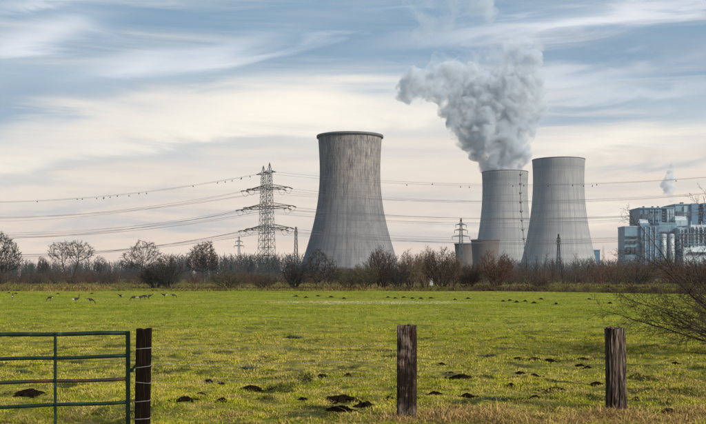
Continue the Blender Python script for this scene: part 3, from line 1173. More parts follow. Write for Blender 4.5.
def blk(parent, part, x0, x1, ytop, ybot, D, depth, mat, proud=0.0):
    """Box whose front face spans photo columns x0..x1 and rows ytop..ybot at D metres."""
    k = D / F
    a, b = atx(x0, D), atx(x1, D)
    z1 = EYE + (HY - ytop) * k
    z0 = EYE + (HY - ybot) * k if ybot is not None else 0.0
    mb = MB()
    o_ = parent.location if parent is not None else Vector((0, 0, 0))
    c = Vector(((a + b) / 2, D + depth / 2 - proud, (z0 + z1) / 2))
    mb.box((0, 0, 0), (b - a, depth, z1 - z0))
    o = mb.build(part, mat, parent)
    o.location = c
    return o


def sloped(parent, part, x0, x1, yt, yb, D, depth, mat):
    """Lean-to roof: low front edge, high back edge."""
    k = D / F
    a, b = atx(x0, D), atx(x1, D)
    zt, zb = EYE + (HY - yt) * k, EYE + (HY - yb) * k
    w = b - a
    mb = MB()
    mb.hexa([(-w / 2, 0, zb - zb), (w / 2, 0, 0), (w / 2, depth, 0), (-w / 2, depth, 0),
             (-w / 2 + w * 0.12, depth * 0.25, (zt - zb) * 0.55), (w / 2, depth * 0.25, (zt - zb) * 0.75), (w / 2 - w * 0.05, depth, zt - zb), (-w / 2 + w * 0.3, depth, (zt - zb))])
    o = mb.build(part, mat, parent)
    o.location = ((a + b) / 2, D, zb)
    return o


def silo(parent, px, w, yt, D, mat):
    k = D / F
    r = w / 2 * k
    z1 = EYE + (HY - yt) * k
    mb = MB()
    mb.tube([(0, 0, 0), (0, 0, z1), (0, 0, z1 + r * 0.25)], [r, r, r * 0.35], 28)
    o = mb.build('silo', mat, parent, None, True)
    o.location = (atx(px, D), D, 0)
    for p in o.data.polygons:
        p.use_smooth = len(p.vertices) == 4
    mb = MB()
    for zf in (0.35, 0.55, 0.75, 0.93):
        z = z1 * zf
        mb.tube([(r * 1.02 * math.cos(2 * math.pi * i / 28), r * 1.02 * math.sin(2 * math.pi * i / 28), z) for i in range(29)], 0.45, 4, cap=False)
    h = mb.build('hoop', M['cladding_mid'], o)
    return o


def build_plant():
    rg0 = random.Random(3)
    # western block, low
    b = building('power_station_block', 'lowest dark blue block at the free end of the power station')
    blk(b, 'hall', 624.8, 641.0, 226.6, None, 1560, 40, M['cladding_mid'])
    blk(b, 'bay', 640.95, 659.5, 225.4, None, 1556, 40, M['cladding_blue'])
    for i, x in enumerate((627.0, 631.2, 635.4)):
        blk(b, 'window_strip', x, x + 2.6, 240.5, 243.0, 1556, 4.5, M['slot'])
        blk(b, 'window_strip', x, x + 2.6, 247.0, 253.0, 1556, 4.5, M['slot'])
    blk(b, 'window_strip', 626.0, 639.0, 236.0, 237.0, 1556, 4.2, M['slot'])
    for x in (645.0, 650.2, 655.2):
        blk(b, 'pilaster', x, x + 0.9, 226.5, None, 1554.5, 3.0, M['cladding_pale'])
    blk(b, 'window_strip', 641.8, 644.2, 243, 256, 1553, 4.5, M['slot'])
    blk(b, 'parapet', 624.6, 641.2, 226.0, 227.1, 1559.3, 41.5, M['cladding_pale'])
    # first boiler house
    b = building('boiler_house', 'blue boiler house behind the lowest block, with a dark stair slot')
    blk(b, 'wall', 639.8, 661.8, 208.2, None, 1610, 60, M['cladding_blue'])
    blk(b, 'stair_slot', 661.8, 666.8, 209.0, None, 1614, 50, M['slot'])
    blk(b, 'wall', 666.8, 674.3, 208.0, None, 1609, 60, M['cladding_pale'])
    blk(b, 'parapet', 639.5, 674.6, 207.4, 208.3, 1607.5, 63, M['cladding_mid'])
    for y in np.arange(212, 226, 2.6):
        blk(b, 'landing', 662.4, 666.4, y, y + 0.55, 1611.5, 4, M['cladding_mid'])
    for x in (644.5, 650.0, 655.5):
        blk(b, 'pilaster', x, x + 0.5, 209.2, 225, 1608.3, 3, M['cladding_mid'])
    blk(b, 'louvre', 641.5, 650.5, 214.2, 218.8, 1607.6, 3.5, M['slot'])
    for y in (215.0, 216.4, 217.8):
        blk(b, 'slat', 641.8, 650.2, y, y + 0.45, 1606.6, 2.5, M['cladding_mid'])
    for y in (211.2, 219.6, 222.6):
        blk(b, 'walkway', 650.8, 661.6, y, y + 0.4, 1606.4, 3, M['slot'])
    for x in (642.4, 647.4, 653.0, 658.6, 669.2, 672.0):
        blk(b, 'pipe', x, x + 0.4, 209.6, 224.6, 1606.0, 0.8, rg0.choice([M['slot'], M['cladding_pale']]))
    for x in (643.0, 652.0, 657.5, 670.0):
        blk(b, 'roof_vent', x, x + 1.5, 206.2, 207.5, 1625, 4, M['slot'])
    h = building('roof_hopper', 'white sloping hopper housing on the lowest blue block')
    sloped(h, 'hood', 640.0, 648.5, 218.6, 223.0, 1566, 18, M['cladding_white'])
    blk(h, 'base', 640.4, 649.6, 222.9, 226.2, 1566.2, 18, M['cladding_mid'])
    # second boiler house
    b = building('boiler_house', 'tallest blue boiler house at the picture edge, under the thin steam')
    blk(b, 'wall', 675.4, 691.5, 204.4, None, 1640, 70, M['cladding_mid'])
    blk(b, 'wall', 691.5, 698.5, 203.4, None, 1636, 70, M['cladding_blue'])
    blk(b, 'stair_slot', 698.5, 703.2, 204.0, None, 1643, 60, M['slot'])
    blk(b, 'wall', 703.2, 724.0, 203.0, None, 1636, 70, M['cladding_blue'])
    blk(b, 'parapet', 675.1, 691.2, 203.7, 204.5, 1638, 73, M['cladding_pale'])
    blk(b, 'vent_housing', 681.0, 683.6, 202.3, 204.2, 1650, 8, M['slot'])
    blk(b, 'duct', 684.0, 686.6, 206, 222, 1637.2, 5, M['cladding_pale'])
    blk(b, 'louvre', 676.8, 690.0, 211.2, 216.2, 1637.4, 4, M['slot'])
    for y in (212.0, 213.4, 214.8):
        blk(b, 'slat', 677.1, 689.7, y, y + 0.45, 1636.4, 3, M['cladding_mid'])
    for y in np.arange(207, 230, 2.8):
        blk(b, 'landing', 699.0, 702.8, y, y + 0.6, 1640.5, 4, M['cladding_mid'])
    h = building('roof_hopper', 'white sloping hopper housing before the tallest boiler house')
    sloped(h, 'hood', 675.0, 686.5, 215.2, 220.2, 1590, 20, M['cladding_white'])
    blk(h, 'base', 675.6, 687.5, 220.1, 226.0, 1590.2, 20, M['cladding_pale'])
    # bunker bay between
    b = building('bunker_bay', 'pale blue box bay between the two boiler houses, above silos')
    blk(b, 'wall', 659.3, 676.8, 223.4, None, 1580, 30, M['cladding_mid'])
    blk(b, 'window_strip', 660.0, 676.0, 231.6, 232.8, 1578, 3, M['slot'])
    blk(b, 'parapet', 659.1, 677.0, 222.8, 223.6, 1579, 32, M['cladding_pale'])
    blk(b, 'recess', 660.2, 676.4, 234.0, None, 1578.5, 3, M['cladding_blue'])
    s = building('silo_pair', 'nearer pale round silo of two before the bunker bay', 'silo')
    silo(s, 663.6, 5.6, 234.5, 1560, M['silo'])
    tag(s, 'pale round silo below the bay, next to the lowest block', 'silo', 'silos before the bunker bay')
    s.name = 'storage_silo'
    s = building('storage_silo', 'pale round silo below the bay, next to the filter house', 'silo')
    silo(s, 671.6, 5.6, 234.5, 1560, M['silo'])
    s['group'] = 'silos before the bunker bay'
    # filter house on the right
    b = building('filter_house', 'pale ribbed filter house with dark upright slots, at the edge')
    blk(b, 'wall', 677.6, 690.6, 227.6, None, 1566, 40, M['cladding_pale'])
    blk(b, 'wall', 690.6, 724.0, 224.8, None, 1562, 40, M['cladding_white'])
    for x, w, y0, y1 in ((678.6, 1.3, 229, 252), (682.2, 0.9, 230, 246), (685.6, 1.9, 228.5, 243), (689.0, 1.0, 229, 252)):
        blk(b, 'slot', x, x + w, y0, y1, 1564.6, 3, M['slot'])
    for x, w in ((692.0, 1.6), (696.6, 0.8), (700.4, 1.6), (705.2, 0.9), (709.0, 1.6)):
        blk(b, 'slot', x, x + w, 227, 243.5, 1560.6, 3, M['slot'])
    for x in (679.9, 683.4, 687.8, 694.4, 698.2, 702.6, 707.0):
        blk(b, 'rib', x, x + 0.55, 228.5, 252, 1560.0, 3, M['cladding_white'])
    blk(b, 'walkway', 677.4, 724, 233.2, 233.8, 1558.5, 4, M['cladding_mid'])
    blk(b, 'walkway', 677.4, 724, 243.6, 244.2, 1558.5, 4, M['cladding_mid'])
    blk(b, 'duct', 683.5, 724, 247.5, None, 1552, 12, M['cladding_white'])
    sloped(b, 'ramp_roof', 690, 724, 246.0, 252.0, 1545, 8, M['cladding_white'])
    # pipework, ladders and rails on the faces
    rg = random.Random(12)
    for x in (678.0, 681.2, 684.6, 688.4, 693.4, 699.4, 703.8):
        blk(b, 'pipe', x, x + 0.35, 226.5 + rg.uniform(0, 3), 252, 1557.0, 0.7, M['cladding_blue'])
    for y in (229.2, 236.4, 239.2, 241.0):
        blk(b, 'pipe', 678 + rg.uniform(0, 6), 700 + rg.uniform(0, 10), y, y + 0.32, 1556.2, 0.7, rg.choice([M['cladding_blue'], M['slot']]))
    for x in (680.5, 690.8, 701.5):
        blk(b, 'vent_stack', x, x + 0.8, 221.0, 225.5, 1570, 1.6, M['cladding_pale'])
    # small distant blue block
    b = building('distant_shed', 'small blue shed block between the pale tower and power station')
    blk(b, 'wall', 592.0, 600.0, 250.4, None, 1500, 14, M['cladding_blue'])
    blk(b, 'roof', 591.7, 600.3, 249.6, 250.5, 1499, 16, M['cladding_mid'])
    blk(b, 'door', 593.4, 595.2, 252.6, 258, 1498.8, 2, M['slot'])
    b = building('pale_cabinet', 'small pale hut standing among the bushes under the far pylon', 'hut')
    blk(b, 'wall', 429.4, 433.0, 269.5, None, 160, 0.7, M['cabinet'])
    blk(b, 'roof', 429.2, 433.2, 268.9, 269.6, 159.9, 0.9, M['rim_dark'])
    b.name = 'hut'


build_plant()

# ------------------------------------------------------------------ pylons
def lattice_mast(mb, h, w0, w1, t, panels, zbase=0.0, shape=1.0):
    """Square lattice mast from width w0 to w1 over height h."""
    zs = []
    z = 0.0
    # panels get shorter as the mast narrows
    ws = np.linspace(1.0, 0.45, panels)
    ws = np.cumsum(ws) / ws.sum()
    zs = [zbase] + [zbase + h * q for q in ws]

    def half(zv):
        f = (zv - zbase) / h
        return 0.5 * (w0 + (w1 - w0) * f ** shape)
    for a, b in zip(zs[:-1], zs[1:]):
        ha, hb = half(a), half(b)
        ca = [(-ha, -ha), (ha, -ha), (ha, ha), (-ha, ha)]
        cb = [(-hb, -hb), (hb, -hb), (hb, hb), (-hb, hb)]
        for i in range(4):
            j = (i + 1) % 4
            A, B = Vector((*ca[i], a)), Vector((*cb[i], b))
            A2, B2 = Vector((*ca[j], a)), Vector((*cb[j], b))
            mb.bar(A, B, t * 1.5)
            mb.bar(A, B2, t)
            mb.bar(A2, B, t)
            mb.bar(B, B2, t)
    return half


def crossarm(L, w, rise, t):
    """Triangulated arm both ways along X, tips at z=0, top chord rising to the mast."""
    mb = MB()
    for s in (-1, 1):
        tip = Vector((s * L, 0, 0))
        b1, b2 = Vector((s * w / 2, -w / 2, 0)), Vector((s * w / 2, w / 2, 0))
        u1, u2 = Vector((s * w / 2, -w / 2, rise)), Vector((s * w / 2, w / 2, rise))
        for q in (b1, b2, u1, u2):
            mb.bar(q, tip, t * 1.3)
        n = 5
        for i in range(1, n + 1):
            f0, f1 = (i - 1) / n, i / n
            for lo, up in ((b1, u1), (b2, u2)):
                mb.bar(lo.lerp(tip, f0), up.lerp(tip, (f0 + f1) / 2), t)
                mb.bar(up.lerp(tip, (f0 + f1) / 2), lo.lerp(tip, f1), t)
            mb.bar(b1.lerp(tip, f0), b2.lerp(tip, f1), t)
    mb.bar((-w / 2, -w / 2, 0), (w / 2, -w / 2, 0), t)
    mb.bar((-w / 2, w / 2, 0), (w / 2, w / 2, 0), t)
    return mb


LEFT_END = None
ARM_ROT = R(-28)


def big_pylon(px, D, peak, rows, halfs, label):
    k = D / F
    x = atx(px, D)
    root = empty('pylon', (x, D, 0), ARM_ROT)
    H = EYE + (HY - peak) * k
    mb = MB()
    topz = EYE + (HY - rows[0]) * k
    half = lattice_mast(mb, topz, 5.0, 1.6, 0.095, 17, 0, 0.85)
    # peak
    for sx in (-1, 1):
        for sy in (-1, 1):
            mb.bar((sx * 0.85, sy * 0.85, topz), (0, 0, H), 0.2)
    mb.build('mast', M['steel'], root)
    tips = []
    for r_, hp in zip(rows, halfs):
        z = EYE + (HY - r_) * k
        L = hp * k / math.cos(ARM_ROT)
        w = 2 * half(min(z, topz)) * 1.02
        o = crossarm(L, w, 1.8 if r_ != rows[0] else 1.0, 0.09).build('crossarm', M['steel'], root)
        o.location = (0, 0, z)
        ends = []
        if r_ != rows[0]:
            for s in (-1, 1):
                for side in (-1, 1):
                    # tension strings leave the tip along the line, both ways
                    mb = MB()
                    d = Vector((s * 0.25, side * 3.2, -0.5))
                    p0 = Vector((s * L, side * 0.25, 0))
                    mb.tube([p0, p0 + d], 0.16, 6)
                    for q in range(6):
                        c = p0 + d * ((q + 1) / 7)
                        mb.tube([c - d.normalized() * 0.12, c + d.normalized() * 0.12], 0.27, 8)
                    io = mb.build('insulator', M['glass_ins'], root)
                    io.location = (0, 0, z)
                mb = MB()
                pts = []
                for q in range(13):
                    f = q / 12 * 2 - 1
                    pts.append((s * L, f * 3.3, -0.5 - 2.4 * (1 - f * f)))
                mb.tube(pts, 0.07, 5)
                jo = mb.build('jumper_loop', M['cable'], root)
                jo.location = (0, 0, z)
        tips.append((z, L))
    tag(root, label, 'pylon', 'twin lattice pylons')
    return root, tips, H


def wire(a, b, sag, rad, label, group, n=40, markers=None):
    mb = MB()
    mid = (a + b) / 2
    pts = []
    for i in range(n + 1):
        t = i / n
        p = a.lerp(b, t)
        p = p + Vector((0, 0, -4 * sag * t * (1 - t)))
        pts.append(p - a)
    mb.tube(pts, rad, 5, cap=True)
    o = mb.build('power_line', M['cable'], None, a, True)
    tag(o, label, 'power line', group)
    if markers:
        for t, dz in markers:
            p = a.lerp(b, t) + Vector((0, 0, -4 * sag * t * (1 - t))) - a
            mm = MB()
            mm.tube([(0, 0, 0.05), (0, 0, -0.35 - dz * 0.2)], 0.04, 5)
            mm.box((0, 0, -0.55 - dz * 0.3), (0.42, 0.10, 0.55))
            mm.box((0, 0, -0.55 - dz * 0.3), (0.10, 0.42, 0.55))
            q = mm.build('line_marker', M['marker'], o)
            q.location = p
    return o


def build_pylons():
    near = big_pylon(269.6, 450, 162.5, (172.5, 188.0, 206.5, 228.0), (6.9, 19.3, 23, 20.7), 'nearer and taller of the two tall lattice pylons beside the lone tower')
    far = big_pylon(263.4, 470, 165.5, (174.5, 189.8, 209.0, 230.0), (7.8, 19.3, 24.8, 22), 'farther and slightly lower of the two tall lattice pylons')
    rng = random.Random(9)
    lv = ('top', 'upper', 'middle', 'lower')
    for who, (root, tips, H), dxy in (('nearer', near, 0), ('farther', far, 1)):
        base = root.location
        rot = Matrix.Rotation(ARM_ROT, 3, 'Z')
        # ends of the spans, off the picture on both sides
        eL = Vector((atx(-250, 500) + (0 if dxy == 0 else -6), 500 + 18 * dxy, 0))
        ztop, Ltop = tips[0]
        eR = Vector((atx(800, 432), 432 + 18 * dxy, 0))
        # earth wires with bird markers
        a = base + rot @ Vector((-Ltop, 0, ztop))
        a2 = base + rot @ Vector((Ltop, 0, ztop))
        mk = sorted((rng.uniform(0.02, 0.46), rng.random()) for i in range(9))
        wire(a, eL + Vector((0, 0, ztop)), 11.5, 0.04, f'top earth wire with dark markers from the {who} pylon, gate side', 'overhead lines on the gate side', markers=mk)
        mk = sorted((rng.uniform(0.25, 0.80), rng.random()) for i in range(6))
        wire(a2, eR + Vector((0, 0, ztop)), 6.4, 0.04, f'top earth wire with dark markers from the {who} pylon, power station side', 'overhead lines on the power station side', markers=mk)
        for li in (1, 2, 3):
            z, L = tips[li]
            for s, nm in ((-1, 'outer'), (1, 'inner')):
                p = base + rot @ Vector((s * L, 0, z))
                off = rot @ Vector((s * L, 0, 0))
                pl = p + rot @ Vector((s * 0.25, -3.3, -0.5)) * 1.0
                pr = p + rot @ Vector((s * 0.25, 3.3, -0.5)) * 1.0
                side = 'gate-side' if s < 0 else 'tower-side'
                qL = eL + Vector((off.x * 0.2, -s * L * 0.9, z - 1))
                qR = eR + Vector((off.x * 0.2, -s * L * 0.9, z))
                for fr, nm2 in ((1.0, 'outer'), (0.55, 'inner')):
                    if fr < 1 and li == 1:
                        continue
                    pp = base + rot @ Vector((s * L * fr, 0, z + (1 - fr) * 0.6))
                    wire(pp + Vector((-0.4, -1.5, -0.5)), qL + Vector((0, s * L * 0.3 * (1 - fr), 0)), 12.0 + rng.uniform(-1.2, 1.2), 0.042, f'{lv[li]} {nm2} conductor toward the gate from the {who} pylon, {side} arm', 'overhead lines on the gate side')
                    wire(pp + Vector((0.4, 1.5, -0.5)), qR + Vector((0, s * L * 0.3 * (1 - fr), 0)), 6.5 + rng.uniform(-1.2, 1.2), 0.038, f'{lv[li]} {nm2} conductor toward the power station from the {who} pylon, {side} arm', 'overhead lines on the power station side')

    def small_pylon(px, D, peak, arms, w0, w1, t, label, mat='steel_grey', panels=9, rise=1.2):
        k = D / F
        root = empty('pylon', (atx(px, D), D, 0), R(8))
        H = EYE + (HY - peak) * k
        mb = MB()
        half = lattice_mast(mb, H, w0, w1, t, panels)
        mb.build('mast', M[mat], root)
        for y, hp in arms:
            z = EYE + (HY - y) * k
            o = crossarm(hp * k, 2 * half(z), rise, t).build('crossarm', M[mat], root)
            o.location = (0, 0, z)
            for s in (-1, 1):
                mb = MB()
                mb.tube([(s * hp * k * 0.96, 0, z), (s * hp * k * 0.96, 0, z - 2.6)], 0.22, 6)
                mb.build('insulator', M['glass_ins'], root)
        tag(root, label, 'pylon')
    small_pylon(239, 1150, 236.5, [(241.5, 3.6), (246.0, 5.2)], 4.5, 1.2, 0.24, 'small far pylon with two crossarms left of the twin pylons')
    small_pylon(461, 800, 218.5, [(224.8, 5.6), (230.2, 6.9), (236.5, 9.4)], 4.8, 1.0, 0.16, 'far pylon with three widening crossarms above the squat brown towers')
    small_pylon(296, 640, 227.0, [(231.0, 1.3)], 3.4, 0.9, 0.16, 'narrow lattice mast between the twin pylons and the lone tower', 'steel', 11, 0.6)
    small_pylon(558.5, 760, 234.0, [(238.2, 1.9), (241.6, 2.4)], 3.4, 0.8, 0.17, 'narrow greenish pylon standing before the steamless pale tower', 'steel', 10, 0.7)


build_pylons()

# ------------------------------------------------------------------ trees and bushes
class Plant:
    """Recursive bare-branch grower; thick wood and twigs go to two meshes."""

    def __init__(self, seed):
        self.rng = random.Random(seed)
        self.wood = MB()
        self.twig = MB()
        self.n = 0

    def branch(self, p, d, L, r, lev, P):
        rng = self.rng
        segs = P['segs'][lev]
        pts, rad = [p.copy()], [r]
        wig, trop = P['wig'][lev], P['trop'][lev]
        dirs = [d.copy()]
        r1 = r * P['taper'][lev]
        for i in range(segs):
            d = d + Vector((rng.gauss(0, wig), rng.gauss(0, wig), rng.gauss(0, wig) + trop))
            d.normalize()
            p2 = p + d * (L / segs)
            if P.get('env') and (lev > 0 or P.get('env0')):
                cz, ex, ez = P['env']
                dzv = p2.z - cz if p2.z > cz else (p2.z - cz) * 0.6
                if (p2.x * p2.x + p2.y * p2.y) / (ex * ex) + dzv * dzv / (ez * ez) > 1.0 + self.rng.uniform(-0.12, 0.10):
                    if i == 0:
                        return
                    break
            p = p2
            pts.append(p.copy())
            rad.append(r + (r1 - r) * (i + 1) / segs)
            dirs.append(d.copy())
        segs = len(pts) - 1
        last = lev == P['levels'] - 1
        tgt = self.wood if lev < P['wood_levels'] else self.twig
        n = P.get('sides') or (7 if r > 0.09 else (5 if r > 0.035 else 3))
        tgt.tube(pts, rad, n, cap=False, point=last)
        self.n += 1
        if last:
            return
        k = P['kids'][lev]
        k = max(1, int(round(k * rng.uniform(0.8, 1.2))))
        t0 = P['start'][lev]
        roll = rng.uniform(0, 6.28)
        for i in range(k):
            t = t0 + (1 - t0) * ((i + rng.uniform(0.2, 0.9)) / k)
            t = min(t, 1.0)
            f = t * segs
            j = min(int(f), segs - 1)
            q = pts[j].lerp(pts[j + 1], f - j)
            dd = dirs[min(j + 1, segs)]
            rr = rad[j] + (rad[j + 1] - rad[j]) * (f - j)
            roll += 2.4 + rng.uniform(-0.5, 0.5)
            ang = R(P['ang'][lev] * rng.uniform(0.7, 1.3))
            axis = dd.orthogonal().normalized()
            axis.rotate(Quaternion(dd, roll))
            nd = dd.copy()
            nd.rotate(Quaternion(axis, ang))
            if P.get('flat'):
                nd.z += P['flat']
                nd.normalize()
            ln = L * P['ratio'][lev] * (1.0 - P.get('fall', 0.45) * (t - t0) / max(1e-3, 1 - t0)) * rng.uniform(0.75, 1.2)
            self.branch(q, nd, ln, max(P['rmin'], rr * P['rratio'][lev]), lev + 1, P)


def tree_round(seed, h=8.0, trunks=1, spread=1.0, rmin=0.018, trunk_frac=0.30, dens=1.0, env=None, split=0.28):
    pl = Plant(seed)
    P = dict(levels=5, wood_levels=2, segs=[3, 6, 4, 3, 2], wig=[0.05, 0.10, 0.14, 0.18, 0.22], trop=[0.05, 0.035, 0.03, 0.02, 0.02],
             taper=[0.75, 0.25, 0.3, 0.35, 0.4], kids=[7, int(9 * dens), int(7 * dens), int(5 * dens)], start=[0.5, 0.25, 0.15, 0.1], ang=[44 * spread, 42, 42, 40],
             ratio=[1.0, 0.42, 0.46, 0.5], rratio=[0.5, 0.45, 0.5, 0.6], rmin=rmin, fall=0.30, env=env)
    for i in range(trunks):
        a = i * 6.283 / max(1, trunks) + 0.4
        off = Vector((math.cos(a), math.sin(a) * 0.4, 0)) * (0.55 if trunks > 1 else 0)
        lean = Vector((math.cos(a) * (split if trunks > 1 else 0), 0, 1)).normalized()
        T = h * trunk_frac
        P2 = dict(P)
        P2['ratio'] = [(h * 0.72) / T] + P['ratio'][1:]
        pl.branch(off, lean, T, 0.030 * h, 0, P2)
    return pl


def bush(seed, h=4.5, stems=16, spread=48, rmin=0.014, kids=(6, 5), curve=0.10, lv4=False, env=None, lite=False):
    pl = Plant(seed)
    rng = pl.rng
    if lv4:
        P = dict(levels=4, wood_levels=1, segs=[6, 4, 3, 2], wig=[0.08, 0.14, 0.18, 0.2], trop=[curve, 0.04, 0.03, 0.02], taper=[0.25, 0.3, 0.35, 0.4], kids=[kids[0], kids[1], 4], start=[0.15, 0.1, 0.1],
                 ang=[34, 38, 38], ratio=[0.42, 0.5, 0.55], rratio=[0.5, 0.55, 0.6], rmin=rmin, fall=0.4)
    else:
        P = dict(levels=3, wood_levels=1, segs=[6, 3, 2], wig=[0.08, 0.15, 0.2], trop=[curve, 0.05, 0.03], taper=[0.25, 0.3, 0.4], kids=[kids[0], kids[1]], start=[0.12, 0.1],
                 ang=[34, 36], ratio=[0.42, 0.5], rratio=[0.5, 0.6], rmin=rmin, fall=0.4)
    P['env'] = env
    P['env0'] = True
    if lite:
        P['segs'] = [3, 2, 1]
        P['sides'] = 3
    for i in range(stems):
        a = rng.uniform(0, 6.283)
        t = R(spread) * math.sqrt(rng.random())
        d = Vector((math.cos(a) * math.sin(t), math.sin(a) * math.sin(t), math.cos(t)))
        o = Vector((math.cos(a), math.sin(a), 0)) * rng.uniform(0, 0.12) * h
        L = h * rng.uniform(0.70, 1.05) * (0.78 + 0.22 * math.cos(t))
        pl.branch(o, d, L, 0.011 * h + 0.012, 0, P)
    return pl


def crown_tree(seed, trunks, lobes, n_attr, step=0.24, infl=2.4, kill=0.42, rtip=0.011, expo=2.25, twigs=3, twig_len=0.55, rmin=0.016, fork=1.6, shell=0.45):
    """Bare tree grown toward points spread through its crown lobes. trunks: polylines of the stems up to the first forks."""
    rng = np.random.default_rng(seed)
    A = []
    for (cx, cy, cz, rx, ry, rz) in lobes:
        m = int(n_attr * rx * rz / sum(l[3] * l[5] for l in lobes))
        u = rng.normal(0, 1, (m, 3))
        u /= np.linalg.norm(u, axis=1)[:, None]
        q = u * (rng.uniform(shell ** 3, 1, m) ** (1 / 3))[:, None] * (1 + 0.10 * np.sin(u[:, :1] * 5 + seed) + 0.08 * np.sin(u[:, 2:3] * 7 + u[:, 1:2] * 4))
        A.append(q * np.array([rx, ry, rz]) + np.array([cx, cy, cz]))
    A = np.concatenate(A)
    A = A[A[:, 2] > fork]
    N, par = [], []
    for tr in trunks:
        prev = -1
        for a, b in zip(tr[:-1], tr[1:]):
            a, b = np.array(a, float), np.array(b, float)
            k = max(1, int(np.linalg.norm(b - a) / step))
            for i in range(k):
                N.append(a + (b - a) * (i / k))
                par.append(prev)
                prev = len(N) - 1
        N.append(np.array(tr[-1], float))
        par.append(prev)
    alive = np.ones(len(A), bool)
    NA = np.array(N)
    d2 = ((A[:, None, :] - NA[None]) ** 2).sum(-1)
    near = d2.argmin(1)
    dist = np.sqrt(d2.min(1))
    for it in range(90):
        act = alive & (dist < infl * (3 if it < 12 else 1.6))
        if not act.any():
            break
        dirs = {}
        idx = np.where(act)[0]
        v = A[idx] - NA[near[idx]]
        v /= np.linalg.norm(v, axis=1)[:, None] + 1e-9
        order = near[idx]
        sums = np.zeros((len(NA), 3))
        np.add.at(sums, order, v)
        grow = np.unique(order)
        g = sums[grow]
        g += rng.normal(0, 0.18, g.shape)
        g[:, 2] += 0.06
        g /= np.linalg.norm(g, axis=1)[:, None] + 1e-9
        new = NA[grow] + g * step
        base = len(NA)
        NA = np.concatenate([NA, new])
        par += [int(q) for q in grow]
        d2 = ((A[:, None, :] - new[None]) ** 2).sum(-1)
        dm, nm = np.sqrt(d2.min(1)), d2.argmin(1) + base
        upd = dm < dist
        near = np.where(upd, nm, near)
        dist = np.minimum(dist, dm)
        alive &= dist > kill
        if len(NA) > 4200:
            break
    n = len(NA)
    kids = [[] for _ in range(n)]
    for i, p in enumerate(par):
        if p >= 0:
            kids[p].append(i)
    acc = np.zeros(n)
    rad = np.zeros(n)
    for i in range(n - 1, -1, -1):
        if not kids[i]:
            acc[i] = rtip ** expo
        rad[i] = acc[i] ** (1 / expo)
        if par[i] >= 0:
            acc[par[i]] += acc[i]
    rad = np.maximum(rad, rmin)
    pl = Plant(seed)
    P3 = [Vector(q) for q in NA]
    # chains
    starts = [(i, -1) for i in range(n) if par[i] < 0]
    while starts:
        i, frm = starts.pop()
        ch = [frm, i] if frm >= 0 else [i]
        while kids[i]:
            ks = sorted(kids[i], key=lambda q: -acc[q])
            for q in ks[1:]:
                starts.append((q, i))
            i = ks[0]
            ch.append(i)
        if len(ch) < 2:
            continue
        r0 = rad[ch[1]] if frm >= 0 else rad[ch[0]]
        rr = [r0] + [rad[q] for q in ch[1:]]
        pts = [P3[q] for q in ch]
        tgt = pl.wood if r0 > 0.05 else pl.twig
        tgt.tube(pts, rr, 7 if r0 > 0.09 else (5 if r0 > 0.045 else 3), cap=False)
        # fine twigs along the thin outer wood
        for q, a in zip(ch[1:], ch[:-1]):
            if rad[q] > 0.035 or P3[q].z < fork:
                continue
            d = (P3[q] - P3[a]).normalized()
            for t in range(twigs if not kids[q] else max(1, twigs - 2)):
                e = d + Vector((pl.rng.gauss(0, 0.65), pl.rng.gauss(0, 0.65), pl.rng.gauss(0.12, 0.6)))
                e.normalize()
                L = twig_len * pl.rng.uniform(0.5, 1.25)
                mid = P3[q] + e * L * 0.5
                tip = mid + (e + Vector((pl.rng.gauss(0, 0.3), pl.rng.gauss(0, 0.3), 0.15))).normalized() * L * 0.5
                pl.twig.tube([P3[q], mid, tip], [rmin, rmin * 0.85, 0.004], 3, cap=False, point=True)
    return pl


def poplar(seed, h=10.0, rmin=0.02):
    pl = Plant(seed)
    P = dict(levels=4, wood_levels=1, segs=[7, 4, 3, 2], wig=[0.03, 0.10, 0.15, 0.2], trop=[0.05, 0.12, 0.06, 0.03], taper=[0.15, 0.3, 0.35, 0.4], kids=[22, 5, 4], start=[0.14, 0.15, 0.1],
             ang=[36, 32, 35], ratio=[0.34, 0.5, 0.55], rratio=[0.42, 0.55, 0.6], rmin=rmin, fall=0.7)
    pl.branch(Vector((0, 0, 0)), Vector((0, 0, 1)), h, 0.016 * h, 0, P)
    return pl


PROTO = {}


def extent(mb):
    a = np.array(mb.v)
    return a


def proto(key, pl, mat, twig_mat=None):
    """Normalise a plant to unit height and keep its two meshes."""
    a = np.array(pl.wood.v + pl.twig.v)
    H = np.percentile(a[:, 2], 99.7)
    W = np.percentile(np.abs(a[:, 0]), 99)
    wm = pl.wood.mesh('trunk', M[mat], True)
    tm = pl.twig.mesh('crown', M[twig_mat or mat])
    PROTO[key] = (wm, tm, H, W)
    return PROTO[key]


def put(name, key, px, top, D, label, cat='tree', half=None, group=None, rz=0.0, mats=None, sink=0.05):
    wm, tm, H, W = PROTO[key]
    x = atx(px, D)
    z0 = gz(x, D) - sink
    h = EYE + (HY - top) * D / F - z0
    root = empty(name, (x, D, z0), rz)
    s = h / H
    sx = s if half is None else (half * D / F) / W
    root.scale = (sx, sx, s)
    a = link('trunk' if cat == 'tree' else 'stem', wm, root)
    b = link('crown' if cat == 'tree' else 'twigs', tm, root)
    if mats:
        for o in (a, b):
            o.material_slots[0].link = 'OBJECT'
            o.material_slots[0].material = M[mats]
    tag(root, label, cat, group)
    return root


